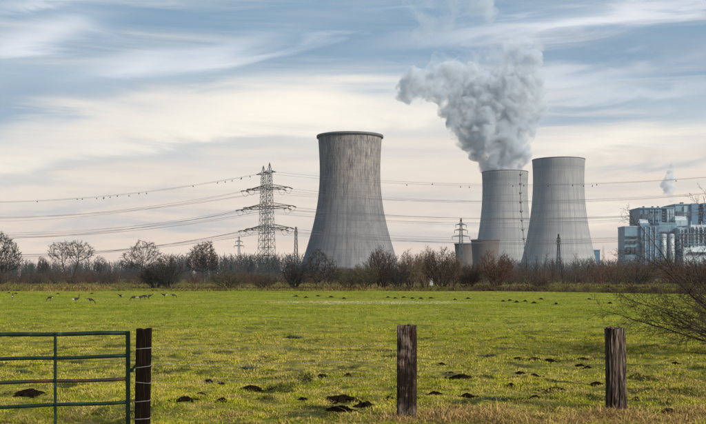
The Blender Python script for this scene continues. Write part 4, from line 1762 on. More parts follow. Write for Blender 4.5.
def join_plants(items, name, mat_list):
    """Many plants that read as one mass: one mesh. items: (proto key, x, y, z, sx, sz, rz)."""
    cache = {}
    Vs, Ts, Ms, off = [], [], [], 0
    for key, x, y, z, sx, sz, rz, mi in items:
        if key not in cache:
            vv, tt, o2 = [], [], 0
            for me in PROTO[key][:2]:
                if len(me.vertices) == 0:
                    continue
                v = np.empty(len(me.vertices) * 3, np.float32)
                me.vertices.foreach_get('co', v)
                me.calc_loop_triangles()
                t = np.empty(len(me.loop_triangles) * 3, np.int32)
                me.loop_triangles.foreach_get('vertices', t)
                vv.append(v.reshape(-1, 3))
                tt.append(t.reshape(-1, 3) + o2)
                o2 += len(me.vertices)
            cache[key] = (np.concatenate(vv), np.concatenate(tt))
        v, t = cache[key]
        c, s = math.cos(rz), math.sin(rz)
        w = np.empty_like(v)
        w[:, 0] = (v[:, 0] * c - v[:, 1] * s) * sx + x
        w[:, 1] = (v[:, 0] * s + v[:, 1] * c) * sx + y
        w[:, 2] = v[:, 2] * sz + z
        Vs.append(w)
        Ts.append(t + off)
        Ms.append(np.full(len(t), mi, np.int32))
        off += len(v)
    me = np_mesh(name, np.concatenate(Vs), np.concatenate(Ts))
    for m_ in mat_list:
        me.materials.append(M[m_])
    me.polygons.foreach_set('material_index', np.concatenate(Ms))
    o = link(name, me)
    return o


def conifer_plant(seed, h=10):
    pl = Plant(seed)
    rng = pl.rng
    pl.wood.tube([(0, 0, 0), (0, 0, h)], [0.14, 0.02], 5)
    for i in range(70):
        t = 0.10 + 0.90 * (i / 70)
        a = i * 2.4 + rng.uniform(-0.4, 0.4)
        L = h * 0.24 * (1 - t) ** 0.8 * rng.uniform(0.7, 1.15) + 0.15
        d = Vector((math.cos(a), math.sin(a), rng.uniform(-0.35, 0.05)))
        p = Vector((0, 0, t * h))
        w = Vector((-math.sin(a), math.cos(a), 0)) * L * 0.28
        b = len(pl.twig.v)
        m = p + d * L * 0.55
        for q in (p, m + w + Vector((0, 0, -0.15 * L)), p + d * L, m - w + Vector((0, 0, -0.15 * L)), m + Vector((0, 0, 0.12 * L))):
            pl.twig.v.append(tuple(q))
        pl.twig.f += [(b, b + 1, b + 4), (b + 1, b + 2, b + 4), (b + 2, b + 3, b + 4), (b + 3, b, b + 4)]
    return pl


def build_vegetation():
    # -- prototypes
    proto('fan', crown_tree(11, [[(-0.5, 0, 0), (-0.75, 0, 1.3), (-1.15, 0, 2.8), (-1.5, 0.1, 3.9)], [(0.5, 0, 0), (0.7, 0, 1.5), (1.25, -0.1, 3.0), (1.6, 0, 4.2)]],
                            [(-1.7, 0, 5.7, 2.5, 2.3, 2.1), (1.9, 0, 5.7, 2.7, 2.4, 2.1), (0.2, 0, 6.0, 2.2, 2.2, 1.9)], 1150, kill=0.36, fork=2.6, twigs=4, rmin=0.018), 'bark_black')
    proto('round', crown_tree(23, [[(0, 0, 0), (0.05, 0, 1.2), (-0.05, 0, 2.4)]], [(0.3, 0, 5.9, 2.6, 2.6, 2.5), (-2.1, 0, 4.4, 2.1, 2.0, 1.9), (2.2, 0.3, 4.6, 1.9, 1.8, 1.8)], 1150, kill=0.36, fork=2.0, twigs=4, rmin=0.018), 'bark_black')
    proto('dense', crown_tree(31, [[(0, 0, 0), (0.1, 0, 1.0), (0, 0, 1.9)]], [(0.3, 0, 5.3, 2.6, 2.6, 2.9), (-1.3, 0, 4.3, 2.0, 1.8, 2.4), (1.6, 0, 4.0, 1.7, 1.6, 1.9)], 1300, kill=0.32, fork=1.4, twigs=6, rmin=0.021), 'bark_umber')
    proto('globe', crown_tree(47, [[(0, 0, 0), (0, 0, 0.9), (0.1, 0, 1.8)]], [(-0.4, 0, 5.8, 3.3, 3.0, 3.7), (1.6, 0, 4.4, 2.5, 2.2, 2.7), (-2.0, 0, 4.2, 2.2, 2.0, 2.6)], 1500, kill=0.34, fork=1.2, twigs=6, rmin=0.022), 'bark_dark')
    proto('bush1', bush(3, 4.5, 20, 55, 0.014, (8, 6), 0.10, True, (1.4, 2.6, 3.2)), 'bark_dark')
    proto('bush2', bush(8, 4.5, 18, 48, 0.013, (8, 6), 0.10, True, (1.6, 2.5, 3.2)), 'bark_olive')
    proto('bush3', bush(14, 4.0, 24, 70, 0.013, (8, 6), 0.16, True, (0.8, 3.2, 3.0)), 'bark_brown')
    proto('bush4', bush(19, 4.6, 22, 34, 0.011, (8, 6), 0.12, True, (2.0, 2.0, 2.9)), 'bark_tan')
    proto('oakbush', crown_tree(71, [[(-0.2, 0, 0), (-0.5, 0, 0.9), (-1.1, 0, 1.7)], [(0.1, 0, 0), (0.15, 0.1, 1.2)], [(0.3, 0, 0), (0.8, 0, 0.8), (1.4, 0, 1.5)]],
                                [(0, 0, 2.6, 2.7, 2.2, 2.2), (-1.7, 0, 2.0, 1.6, 1.4, 1.3), (1.7, 0, 1.9, 1.6, 1.4, 1.2)], 1100, step=0.2, kill=0.3, fork=0.7, rtip=0.009, rmin=0.013, twig_len=0.42, twigs=6), 'bark_dark')
    proto('popl1', poplar(5, 9, 0.018), 'bark_dark')
    proto('popl2', poplar(6, 9, 0.018), 'bark_grey')
    proto('low1', bush(103, 4.5, 10, 46, 0.024, (6, 4), lite=True), 'bark_brown')
    proto('low2', bush(104, 4.5, 10, 34, 0.024, (6, 4), lite=True), 'bark_brown')
    proto('low3', bush(105, 3.0, 11, 66, 0.022, (6, 4), 0.15, lite=True), 'bark_brown')
    proto('far1', bush(201, 12, 5, 18, 0.08, (7, 4), lite=True), 'bark_dark')
    proto('far2', bush(202, 12, 6, 28, 0.08, (7, 4), lite=True), 'bark_dark')
    proto('fir1', conifer_plant(301, 10), 'needle')
    proto('fir2', conifer_plant(302, 9), 'needle')

    # -- single trees of the left half
    put('bare_tree', 'globe', 2, 231.5, 235, 'big dense grey bare tree cut by the picture edge behind the pasture', half=18)
    put('bare_tree', 'fan', 70, 240.5, 235, 'bare tree with two spreading trunks and a wide open fan crown', half=22.5)
    put('bare_tree', 'round', 142, 240.5, 235, 'bare tree with a rounded open crown between fan tree and dense tree', half=21)
    put('bare_tree', 'dense', 203, 241.8, 240, 'dense brown bare tree standing nearest to the far small pylon', half=15.5)
    put('bare_tree', 'round', 100, 256, 420, 'small pale bare tree top between the fan tree and rounded tree', half=9, rz=2.0)
    put('bare_tree', 'dense', 43, 257, 480, 'small hazy bare tree top beside the fan tree', half=6, rz=3.0)
    # -- bushes at the ditch
    B = 'bushes along the ditch'
    put('bare_bush', 'bush1', 168, 254.5, 121, 'dark upright bush before the dense brown tree', 'bush', 18, B)
    put('bare_bush', 'bush3', 155, 266, 122, 'low dark bush hugging the dark upright bush', 'bush', 16, B, 1.0, 'bark_dark')
    put('bare_bush', 'bush1', 228, 268, 121, 'low round dark bush alone between dense tree and twin pylons', 'bush', 17, B, 2.1, 'bark_olive')
    put('bare_bush', 'bush3', 262, 274, 122, 'low brown scrub below the foot of the twin pylons', 'bush', 15, B, 0.3)
    put('bare_bush', 'bush2', 294, 261.5, 121, 'medium dark bush just before the bushy tree at the lone tower', 'bush', 14, B, 1.4, 'bark_dark')
    put('bare_bush', 'oakbush', 319, 249.5, 120, 'bushy many-branched dark tree before the lone tower base', 'bush', 21, B, 0.4, 'bark_dark')
    put('bare_bush', 'bush3', 348, 268, 122, 'low olive bush below the middle of the lone tower', 'bush', 16, B, 0.8, 'bark_olive')
    put('bare_bush', 'bush2', 366, 262, 123, 'dark bush below the steam side of the lone tower', 'bush', 15, B, 0.2, 'bark_olive')
    put('bare_bush', 'bush4', 384, 246.5, 126, 'tall thin reddish bush against the edge of the lone tower', 'bush', 17, B, 0.9, 'bark_brown')
    put('bare_bush', 'bush2', 398, 262, 122, 'dark bush just past the edge of the lone tower', 'bush', 13, B, 2.9, 'bark_dark')
    put('bare_bush', 'bush4', 411, 250, 132, 'tan upright bush in the gap beside the lone tower', 'bush', 13, B, 2.0)
    put('bare_bush', 'bush4', 425, 246.5, 134, 'tall tan bush above the pale hut', 'bush', 12, B, 4.0)
    put('bare_bush', 'bush2', 441, 247.5, 122, 'brown fan-shaped bush just before the squat brown towers', 'bush', 19, B, 3.4, 'bark_brown')
    put('bare_bush', 'bush4', 452, 252, 136, 'thin tan bush in front of the far three-armed pylon', 'bush', 11, B, 5.2)
    put('bare_bush', 'bush3', 470, 264, 121, 'low brown bush under the squat brown towers', 'bush', 14, B, 5.0)
    put('bare_bush', 'bush2', 497, 251, 118, 'large reddish brown fan-shaped bush below the steaming tower', 'bush', 21, B, 1.9, 'bark_red')
    put('bare_bush', 'bush3', 540, 277, 118, 'low scrubby bush under the gap between the pale towers', 'bush', 12, B, 0.1)
    # -- slim trees in front of the right-hand towers
    G = 'slim trees before the pale towers'
    for i, (px, top, D, key, half, mat, lab) in enumerate([
            (511, 256, 215, 'popl1', 6, 'bark_brown', 'slim brown tree just past the reddish fan bush'),
            (526, 251.5, 215, 'popl1', 6, 'bark_dark', 'slim dark tree under the ladder of the steaming tower'),
            (536, 255, 205, 'popl2', 6, 'bark_dark', 'slim dark tree at the near edge of the steamless tower'),
            (545, 252.5, 205, 'popl1', 6, 'bark_grey', 'taller slim grey tree just before the narrow greenish pylon'),
            (553, 257, 200, 'popl2', 5, 'bark_dark', 'short slim tree beside the foot of the greenish pylon'),
            (563, 256, 210, 'popl1', 6, 'bark_dark', 'slim dark tree just past the greenish pylon'),
            (575, 253, 215, 'popl2', 8, 'bark_grey', 'broader grey slim tree under the steamless tower edge'),
            (586, 256, 225, 'popl1', 7, 'bark_dark', 'dark tree at the foot of the steamless tower, far edge'),
            (603.5, 246, 620, 'popl2', 3.2, 'bark_tan', 'thin pale poplar beside the small blue shed')]):
        put('slim_tree', key, px, top, D, lab, 'tree', half, G, i * 1.3, mat)

    # -- thicket band: one brown mass beyond the meadow
    rng = random.Random(77)
    items = []
    for i in range(430):
        D = rng.uniform(188, 285)
        px = rng.uniform(-40, 750)
        x = atx(px, D)
        if px < 165:
            hh = rng.uniform(1.8, 3.6)
        elif px < 300:
            hh = rng.uniform(1.4, 3.0)
        elif px < 590:
            hh = rng.uniform(2.6, 4.6)
        else:
            hh = rng.uniform(3.8, 6.2)
        key = rng.choice(['low1', 'low2', 'low3'])
        H, W = PROTO[key][2], PROTO[key][3]
        mi = rng.choices([0, 1, 2, 3], [4, 3, 1, 2])[0]
        items.append((key, x, D, 0.1, hh / H * rng.uniform(1.0, 1.5), hh / H, rng.uniform(0, 6), mi))
    o = join_plants(items, 'thicket', ['bark_red', 'bark_brown', 'bark_olive', 'bark_dark'])
    tag(o, 'reddish brown bare thicket filling the band beyond the meadow', kind='stuff')
    # -- far wood
    items = []
    for i in range(620):
        D = rng.uniform(760, 1250)
        px = rng.uniform(-40, 750)
        x = atx(px, D)
        if 170 < px < 300:
            top = rng.uniform(252, 258)
        elif px < 170:
            top = rng.uniform(259, 265)
        elif px < 470:
            top = rng.uniform(259, 265)
        elif px < 590:
            top = rng.uniform(258, 264)
        else:
            top = rng.uniform(256.5, 262)
        hh = EYE + (HY - top) * D / F
        key = rng.choice(['far1', 'far2', 'far1', 'far2', 'fir1', 'fir2'])
        H = PROTO[key][2]
        mi = 3 if key.startswith('fir') else rng.choice([0, 0, 1, 2])
        items.append((key, x, D, 0, hh / H * (1.3 if key.startswith('far') else 0.9), hh / H, rng.uniform(0, 6), mi))
    for i in range(170):
        D = rng.uniform(600, 740)
        hh = rng.uniform(5, 8)
        key = rng.choice(['low1', 'low3'])
        items.append((key, atx(rng.uniform(-40, 750), D), D, 0, hh / PROTO[key][2] * 1.7, hh / PROTO[key][2], rng.uniform(0, 6), rng.choice([0, 1, 2])))
    o = join_plants(items, 'far_wood', ['bark_dark', 'bark_grey', 'bark_brown', 'needle'])
    tag(o, 'hazy far wood of bare trees and firs along the horizon', kind='stuff')


build_vegetation()

# ------------------------------------------------------------------ near shrub at the right edge
def build_near_shrub():
    D = 21.0
    base = Vector((atx(752, D), D, 0.0))
    base.z = gz(base.x, base.y)
    pl = Plant(91)
    P = dict(levels=4, wood_levels=1, segs=[9, 6, 4, 3], wig=[0.075, 0.12, 0.17, 0.2], trop=[-0.02, 0.01, 0.005, 0.0], taper=[0.14, 0.25, 0.3, 0.4], kids=[13, 8, 4], start=[0.25, 0.12, 0.1],
             ang=[36, 36, 36], ratio=[0.30, 0.45, 0.5], rratio=[0.40, 0.5, 0.6], rmin=0.0032, fall=0.45)
    # limbs: (photo column, photo row) of the tip each main limb reaches, and depth offset
    limbs = [(616, 248, 0.2), (630, 258, -0.9), (642, 238, 0.7), (650, 285, -0.5), (655, 300, -1.2), (622, 300, 0.1), (612, 316, -0.6), (668, 330, -0.8), (664, 268, 1.3), (700, 258, 0.9),
             (724, 176, 0.5), (730, 194, -0.4), (746, 172, 0.1), (736, 236, 0.9), (766, 190, 0.2), (640, 292, 0.6), (632, 308, -0.3), (664, 312, 0.4), (676, 296, 0.8), (630, 280, -1.4), (760, 180, 0.6), (790, 230, -0.2), (800, 290, 0.5), (680, 275, -1.8)]
    for px, py, dy in limbs:
        tip = at(px, py, D + dy) - base
        st = Vector((pl.rng.uniform(-0.25, 0.25), pl.rng.uniform(-0.25, 0.25), pl.rng.uniform(0.0, 0.15)))
        d = (tip - st)
        L = d.length
        d.normalize()
        d = (d + Vector((0, 0, 0.16))).normalized()
        pl.branch(st, d, L * 1.02, 0.012 + 0.0055 * L, 0, P)
    root = empty('bare_shrub', base)
    link('stem', pl.wood.mesh('stem', M['bark_dark'], True), root)
    link('twigs', pl.twig.mesh('twigs', M['bark_umber']), root)
    tag(root, 'near bare shrub reaching thin arching branches in from the picture edge', 'shrub')


build_near_shrub()

# ------------------------------------------------------------------ fence posts and gate
def post_mesh(name, w, d, h, seed, mat, groove=0.012, bend=0.0, lean=0.0, notch=0.0, power=5.0, flare=0.0):
    na, nz_ = 56, 64
    V, Fc = [], []
    below = 0.25

    def ring(z, f, inset=1.0):
        for i in range(na):
            a = 2 * math.pi * i / na
            ca, sa = math.cos(a), math.sin(a)
            rr = (abs(ca) ** power + abs(sa) ** power) ** (-1 / power)
            x, y = ca * rr * w / 2, sa * rr * d / 2
            g = mnoise.noise(Vector((ca * rr * 6 + seed, sa * rr * 6, z * 0.55)))
            g2 = mnoise.noise(Vector((ca * rr * 15 + seed, sa * rr * 15, z * 1.4 + 7)))
            cr = mnoise.noise(Vector((ca * rr * 3.1 + seed * 2, sa * rr * 3.1, z * 0.8 + 3)))
            disp = groove * (0.7 * g + 0.5 * g2)
            if cr > 0.25:
                disp -= groove * 2.2 * (cr - 0.25)
            k = 1 + disp / (w / 2)
            k *= inset
            s = 1 + flare * (1 - f)
            bx = bend * math.sin(f * math.pi) + lean * f
            V.append((x * k * s + bx, y * k * s, z))
    for j in range(nz_ + 1):
        f = j / nz_
        z = -below + (h + below) * f
        ring(z, f)
    # weathered top: uneven, slightly domed
    tops = len(V) - na
    for i in range(na):
        a = 2 * math.pi * i / na
        x, y, z = V[tops + i]
        dz = -0.012 + 0.02 * mnoise.noise(Vector((x * 30, y * 30, seed)))
        if notch:
            u = x - lean
            dz -= notch * math.exp(-((u - 0.012) / 0.022) ** 2) * (1.0 if math.sin(a) < 0.2 else 0.4)
        V[tops + i] = (x, y, z + dz)
    ins = len(V)
    for i in range(na):
        x, y, z = V[tops + i]
        V.append(((x - lean) * 0.55 + lean, y * 0.55, z + 0.004 + 0.012 * mnoise.noise(Vector((x * 40, y * 40, seed + 5)))))
    c = len(V)
    V.append((lean, 0, h - 0.01))
    for j in range(nz_):
        for i in range(na):
            a, b = j * na + i, j * na + (i + 1) % na
            Fc.append((a, b, b + na, a + na))
    for i in range(na):
        j = (i + 1) % na
        Fc.append((tops + i, tops + j, ins + j, ins + i))
        Fc.append((ins + i, ins + j, c))
    me = bpy.data.meshes.new(name)
    me.from_pydata(V, [], Fc)
    me.materials.append(mat)
    me.update()
    me.polygons.foreach_set('use_smooth', [True] * len(me.polygons))
    me.set_sharp_from_angle(angle=R(35))
    return me


def fence():
    # middle post
    D = 11.3
    k = D / F
    x = atx(406.4, D)
    z0 = gz(x, D)
    h = EYE + (HY - 324.5) * k - z0
    o = empty('fence_post', (x, D, z0), R(-7))
    link('timber', post_mesh('timber', 19.0 * k, 16 * k, h, 3.0, M['wood'], 0.009, 0.004, 0.006, 0.0, 8.0), o)
    tag(o, 'squared weathered wooden post with pale blotches, in the middle', 'post', 'old fence posts')
    mid = Vector((x, D, z0))
    # right post
    D = 11.75
    k = D / F
    x = atx(615.8, D)
    z0 = gz(x, D)
    h = EYE + (HY - 327.0) * k - z0
    o = empty('fence_post', (x, D, z0), R(12))
    link('timber', post_mesh('timber', 17.6 * k, 15.5 * k, h, 8.5, M['wood_split'], 0.021, 0.013, -0.02, 0.045, 3.4, 0.07), o)
    tag(o, 'rough split greyish post with a notched top near the shrub', 'post', 'old fence posts')
    right = Vector((x, D, z0))
    # gate post
    D = 10.5
    k = D / F
    x = atx(142.2, D)
    z0 = gz(x, D)
    h = EYE + (HY - 328.2) * k - z0
    gp = empty('gate_post', (x, D, z0), R(4))
    link('timber', post_mesh('timber', 14.2 * k, 14 * k, h, 5.5, M['wood_dark'], 0.006, 0.0, 0.02, 0.0, 7.0, 0.0), gp)
    hw = 14.2 * k / 2 + 0.004
    for py, sl in ((348.0, 0.3), (366.4, 0.6), (382.0, -0.5), (400.5, 0.4), (418, 0.2)):
        z = EYE + (HY - py) * k - z0
        mb = MB()
        pts = []
        for i in range(29):
            a = 2 * math.pi * i / 28
            ca, sa = math.cos(a), math.sin(a)
            rr = (abs(ca) ** 7 + abs(sa) ** 7) ** (-1 / 7)
            pts.append((ca * rr * hw + 0.02 * z / h, sa * rr * hw, z + sl * 0.02 * ca))
        mb.tube(pts, 0.0030, 6, cap=False)
        mb.build('wire_wrap', M['zinc'], gp)
    tag(gp, 'dark square gate post wrapped with bands of fencing wire', 'post')
    gpp = Vector((x, D, z0))
    # strands of wire running on from the gate post
    for i, py in enumerate((347.5, 363.5, 381.5)):
        z = EYE + (HY - py) * k
        mb = MB()
        a = Vector((gpp.x + hw, gpp.y - hw * 0.6, z))
        b = Vector((mid.x - 0.10, mid.y + 0.10, z - 0.02))
        c = Vector((right.x, right.y + 0.12, z - 0.03))
        pts = []
        for j in range(41):
            t = j / 40
            p = a.lerp(b, t)
            p.z -= 0.03 * 4 * t * (1 - t)
            pts.append(p)
        mb.tube(pts, 0.0009, 4)
        barbs = MB()
        for j in range(1, 26):
            t = j / 26
            p = a.lerp(b, t)
            p.z -= 0.03 * 4 * t * (1 - t)
            barbs.bar(p + Vector((-0.006, 0, -0.014)), p + Vector((0.006, 0, 0.014)), 0.0014)
            barbs.bar(p + Vector((0.008, 0, -0.012)), p + Vector((-0.004, 0, 0.014)), 0.0014)
        r_ = empty('barbed_wire', a)
        for m_, nm in ((mb, 'strand'), (barbs, 'barbs')):
            oo = m_.build(nm, M['zinc'], r_)
            oo.location = -a
            if nm == 'barbs':
                oo['kind'] = 'stuff'
        tag(r_, ('topmost', 'middle', 'lowest')[i] + ' thin barbed wire strand leaving the gate post', 'wire', 'barbed wire strands')
    # the gate
    D = 10.35
    k = D / F
    g = empty('field_gate', (atx(128, D), D, 0.0), R(15))
    zt = [EYE + (HY - y) * k for y in (333.0, 356.0, 379.2, 402.3, 425.5)]
    W = 3.3
    rads = 0.019
    names = [None, None, 'rail with the green paint rusted away', None, None]
    for i, z in enumerate(zt):
        mb = MB()
        n = 24
        pts = [(-0.01 - W * j / n, 0, z + 0.004 * math.sin(j * 0.9 + i) - 0.006 * math.sin(math.pi * j / n) * (i % 2)) for j in range(n + 1)]
        mb.tube(pts, rads if i else rads * 1.15, 12)
        o = mb.build('rail', M['rust'] if i == 2 else M['paint'], g, None, True)
        if names[i]:
            o['label'] = names[i]
    mb = MB()
    mb.box((0, 0, (zt[0] + 0.02 + 0.02) / 2), (0.046, 0.046, zt[0] + 0.0))
    s_ = mb.build('stile', M['paint_dark'], g)
    bv = s_.modifiers.new('bevel', 'BEVEL')
    bv.width = 0.005
    bv.segments = 2
    mb = MB()
    mb.box((-W, 0, (zt[0] + 0.04) / 2), (0.046, 0.046, zt[0]))
    mb.build('stile', M['paint_dark'], g)
    for x in (-0.735, -1.85, -2.6):
        mb = MB()
        mb.box((x, -0.022, (zt[0] + 0.10) / 2), (0.030, 0.008, zt[0] - 0.07))
        mb.build('upright', M['paint'], g)
    for z in zt[:4]:
        mb = MB()
        mb.tube([(-0.735, -0.024, z), (-0.735, -0.034, z)], 0.010, 8)
        mb.build('bolt', M['paint_dark'], g)
    zl = EYE + (HY - 368.5) * k
    mb = MB()
    mb.tube([(0.01, 0, zl - 0.02), (0.055, 0.0, zl + 0.0), (0.085, 0.0, zl + 0.035)], 0.012, 8)
    la = mb.build('latch', M['paint_dark'], g)
    mb = MB()
    mb.box((0.03, 0, zl - 0.02), (0.05, 0.05, 0.035))
    mb.build('latch_plate', M['paint_dark'], la)
    tag(g, 'green tubular metal field gate with a rusty rail', 'gate')
    # old thistle stalks in the straw by the middle post
    pl = Plant(17)
    P = dict(levels=2, wood_levels=1, segs=[4, 2], wig=[0.12, 0.2], trop=[0.05, 0.0], taper=[0.4, 0.3], kids=[4], start=[0.3], ang=[35], ratio=[0.4], rratio=[0.6], rmin=0.002, fall=0.3)
    for q in range(5):
        pl.branch(Vector((pl.rng.uniform(-0.05, 0.05), pl.rng.uniform(-0.03, 0.03), -0.01)), Vector((pl.rng.uniform(-0.5, 0.5), 0, 1)).normalized(), pl.rng.uniform(0.10, 0.2), 0.006, 0, P)
    D = 11.2
    x = atx(438, D)
    r_ = empty('dead_thistle', (x, D, gz(x, D)))
    link('stem', pl.wood.mesh('stem', M['bark_dark']), r_)
    link('twigs', pl.twig.mesh('twigs', M['bark_dark']), r_)
    tag(r_, 'dark dead weed stalks in the straw beside the middle post', 'weed')


fence()

# ------------------------------------------------------------------ geese
def goose_mesh(pose):
    """Skin-modifier goose facing +X, about 0.5 m at the back."""
    if pose == 'up':
        pts = [(-0.33, 0, 0.34, 0.018), (-0.24, 0, 0.345, 0.06), (-0.10, 0, 0.355, 0.112), (0.06, 0, 0.37, 0.118), (0.17, 0, 0.40, 0.085), (0.225, 0, 0.46, 0.046), (0.245, 0, 0.55, 0.033), (0.25, 0, 0.63, 0.032), (0.275, 0, 0.675, 0.040), (0.315, 0, 0.672, 0.028), (0.365, 0, 0.655, 0.012)]
    elif pose == 'half':
        pts = [(-0.33, 0, 0.36, 0.018), (-0.24, 0, 0.36, 0.06), (-0.10, 0, 0.36, 0.112), (0.06, 0, 0.36, 0.118), (0.17, 0, 0.37, 0.085), (0.25, 0, 0.41, 0.046), (0.31, 0, 0.46, 0.033), (0.35, 0, 0.50, 0.032), (0.385, 0, 0.515, 0.040), (0.425, 0, 0.50, 0.028), (0.475, 0, 0.48, 0.012)]
    else:
        pts = [(-0.33, 0, 0.42, 0.018), (-0.24, 0, 0.40, 0.06), (-0.10, 0, 0.37, 0.112), (0.06, 0, 0.345, 0.115), (0.17, 0, 0.325, 0.08), (0.25, 0, 0.28, 0.044), (0.315, 0, 0.21, 0.033), (0.355, 0, 0.13, 0.031), (0.375, 0, 0.075, 0.038), (0.395, 0, 0.04, 0.026), (0.415, 0, 0.005, 0.012)]
    legs = []
    verts = [p[:3] for p in pts]
    rads = [p[3] for p in pts]
    edges = [(i, i + 1) for i in range(len(pts) - 1)]
    for s in (-1, 1):
        b = len(verts)
        verts += [(-0.02, s * 0.05, 0.27), (0.0, s * 0.055, 0.15), (-0.01, s * 0.055, 0.015), (0.06, s * 0.06, 0.010)]
        rads += [0.04, 0.014, 0.013, 0.010]
        edges += [(2, b), (b, b + 1), (b + 1, b + 2), (b + 2, b + 3)]
    me = bpy.data.meshes.new('goose_cage')
    me.from_pydata(verts, edges, [])
    o = bpy.data.objects.new('goose_cage', me)
    COL.objects.link(o)
    sk = o.modifiers.new('skin', 'SKIN')
    sk.use_smooth_shade = True
    for i, r in enumerate(rads):
        w = 0.92 if i < len(pts) else 1.0
        me.skin_vertices[0].data[i].radius = (r * w, r)
    me.skin_vertices[0].data[2].use_root = True
    sb = o.modifiers.new('sub', 'SUBSURF')
    sb.levels = 2
    sb.render_levels = 2
    dg = bpy.context.evaluated_depsgraph_get()
    dg.update()
    out = bpy.data.meshes.new_from_object(o.evaluated_get(dg))
    out.name = 'goose'
    bpy.data.objects.remove(o)
    out.materials.clear()
    out.materials.append(M['goose'])
    out.polygons.foreach_set('use_smooth', [True] * len(out.polygons))
    return out


def geese():
    meshes = {k: goose_mesh(k) for k in ('up', 'half', 'down')}
    rows = [(12.5, 299.6, 'up', 100, 'upright dark goose farthest toward the gate side edge'),
            (50.5, 301.0, 'down', 180, 'grazing goose second from the gate side edge'),
            (76.0, 303.4, 'up', 25, 'goose with raised head, front one of the two nearest geese'),
            (90.5, 304.0, 'down', 10, 'grazing goose with white rump, nearest to the camera of all'),
            (121.0, 299.6, 'half', 150, 'single goose just short of the tight goose cluster'),
            (134.0, 301.6, 'down', 190, 'grazing goose at the front of the tight cluster, gate side'),
            (140.3, 301.6, 'half', 20, 'goose in the middle of the tight cluster, head half raised'),
            (145.0, 300.2, 'down', 0, 'grazing goose at the back of the tight cluster'),
            (149.0, 299.6, 'half', 30, 'goose at the pylon side of the tight cluster'),
            (164.5, 297.6, 'half', 170, 'goose of the far pair, the one toward the cluster'),
            (173.2, 297.8, 'down', 15, 'goose of the far pair, the one toward the pylons')]
    for px, py, pose, rz, lab in rows:
        D = EYE * F / (py - HY)
        x = atx(px, D)
        o = link('goose', meshes[pose], None, (x, D, gz(x, D)))
        o.rotation_euler = (0, 0, R(rz))
        o.scale = (0.74, 0.74, 0.74)
        tag(o, lab, 'goose', 'geese grazing on the pasture')


geese()

# ------------------------------------------------------------------ steam
def steam_mat(name, dens, col, aniso=0.0, nscale=0.03, lo=0.40, gain=6.0):
    m = bpy.data.materials.new(name)
    m.use_nodes = True
    t = m.node_tree
    t.nodes.clear()
    out = t.nodes.new('ShaderNodeOutputMaterial')
    v = t.nodes.new('ShaderNodeVolumePrincipled')
    v.inputs['Color'].default_value = (*col, 1)
    v.inputs['Anisotropy'].default_value = aniso
    tc_ = t.nodes.new('ShaderNodeTexCoord')
    nz = t.nodes.new('ShaderNodeTexNoise')
    nz.inputs['Scale'].default_value = nscale
    nz.inputs['Detail'].default_value = 4
    nz.inputs['Roughness'].default_value = 0.6
    nz.inputs['Distortion'].default_value = 0.6
    t.links.new(tc_.outputs['Object'], nz.inputs['Vector'])
    a = t.nodes.new('ShaderNodeMath')
    a.operation = 'SUBTRACT'
    t.links.new(nz.outputs['Fac'], a.inputs[0])
    a.inputs[1].default_value = lo
    b = t.nodes.new('ShaderNodeMath')
    b.operation = 'MULTIPLY'
    b.use_clamp = True
    t.links.new(a.outputs[0], b.inputs[0])
    b.inputs[1].default_value = gain
    c = t.nodes.new('ShaderNodeMath')
    c.operation = 'MULTIPLY'
    t.links.new(b.outputs[0], c.inputs[0])
    c.inputs[1].default_value = dens
    t.links.new(c.outputs[0], v.inputs['Density'])
    t.links.new(v.outputs[0], out.inputs['Volume'])
    return m


def cloud_hull(name, blobs, D, voxel, seed, mat, lumps=10, lump_r=(0.22, 0.42)):
    """Billowing hull: spheres with smaller spheres budding from them, fused by a voxel remesh."""
    rng = random.Random(seed)
    k = D / F
    c0 = at(blobs[0][0], blobs[0][1], D)
    ico = {}
    for sub in (1, 2):
        bm = bmesh.new()
        bmesh.ops.create_icosphere(bm, subdivisions=sub, radius=1)
        bm.verts.index_update()
        ico[sub] = (np.array([v.co[:] for v in bm.verts]), np.array([[v.index for v in f.verts] for f in bm.faces]))
        bm.free()
    Vs, Ts, nv = [], [], [0]

    def ball(c, r, s=2):
        v, t = ico[s]
        Vs.append(v * r + np.array(c))
        Ts.append(t + nv[0])
        nv[0] += len(v)
    for px, py, r, dy in blobs:
        c = at(px, py, D) + Vector((0, dy * k, 0)) - c0
        R0 = r * k * 1.10
        ball(c, R0)
        for j in range(lumps):
            u = Vector((rng.gauss(0, 1), rng.gauss(0, 1), rng.gauss(0, 1))).normalized()
            r1 = R0 * rng.uniform(*lump_r)
            c1 = c + u * R0 * rng.uniform(0.80, 0.98)
            ball(c1, r1)
            for q in range(3):
                u2 = (u + Vector((rng.gauss(0, 0.7), rng.gauss(0, 0.7), rng.gauss(0, 0.7)))).normalized()
                ball(c1 + u2 * r1 * 0.9, r1 * rng.uniform(0.32, 0.5), 1)
    me = np_mesh(name, np.concatenate(Vs), np.concatenate(Ts))
    o = link(name, me, None, c0)
    rm = o.modifiers.new('remesh', 'REMESH')
    rm.mode = 'VOXEL'
    rm.voxel_size = voxel
    tx = bpy.data.textures.new(name + '_billow', 'CLOUDS')
    tx.noise_scale = voxel * 4.5
    tx.noise_depth = 3
    dp = o.modifiers.new('billow', 'DISPLACE')
    dp.texture = tx
    dp.texture_coords = 'LOCAL'
    dp.strength = voxel * 4.5
    dp.mid_level = 0.5
    dg = bpy.context.evaluated_depsgraph_get()
    dg.update()
    ev = bpy.data.meshes.new_from_object(o.evaluated_get(dg))
    o.modifiers.clear()
    o.data = ev
    ev.name = name
    ev.materials.clear()
    ev.materials.append(mat)
    ev.polygons.foreach_set('use_smooth', [True] * len(ev.polygons))
    return o


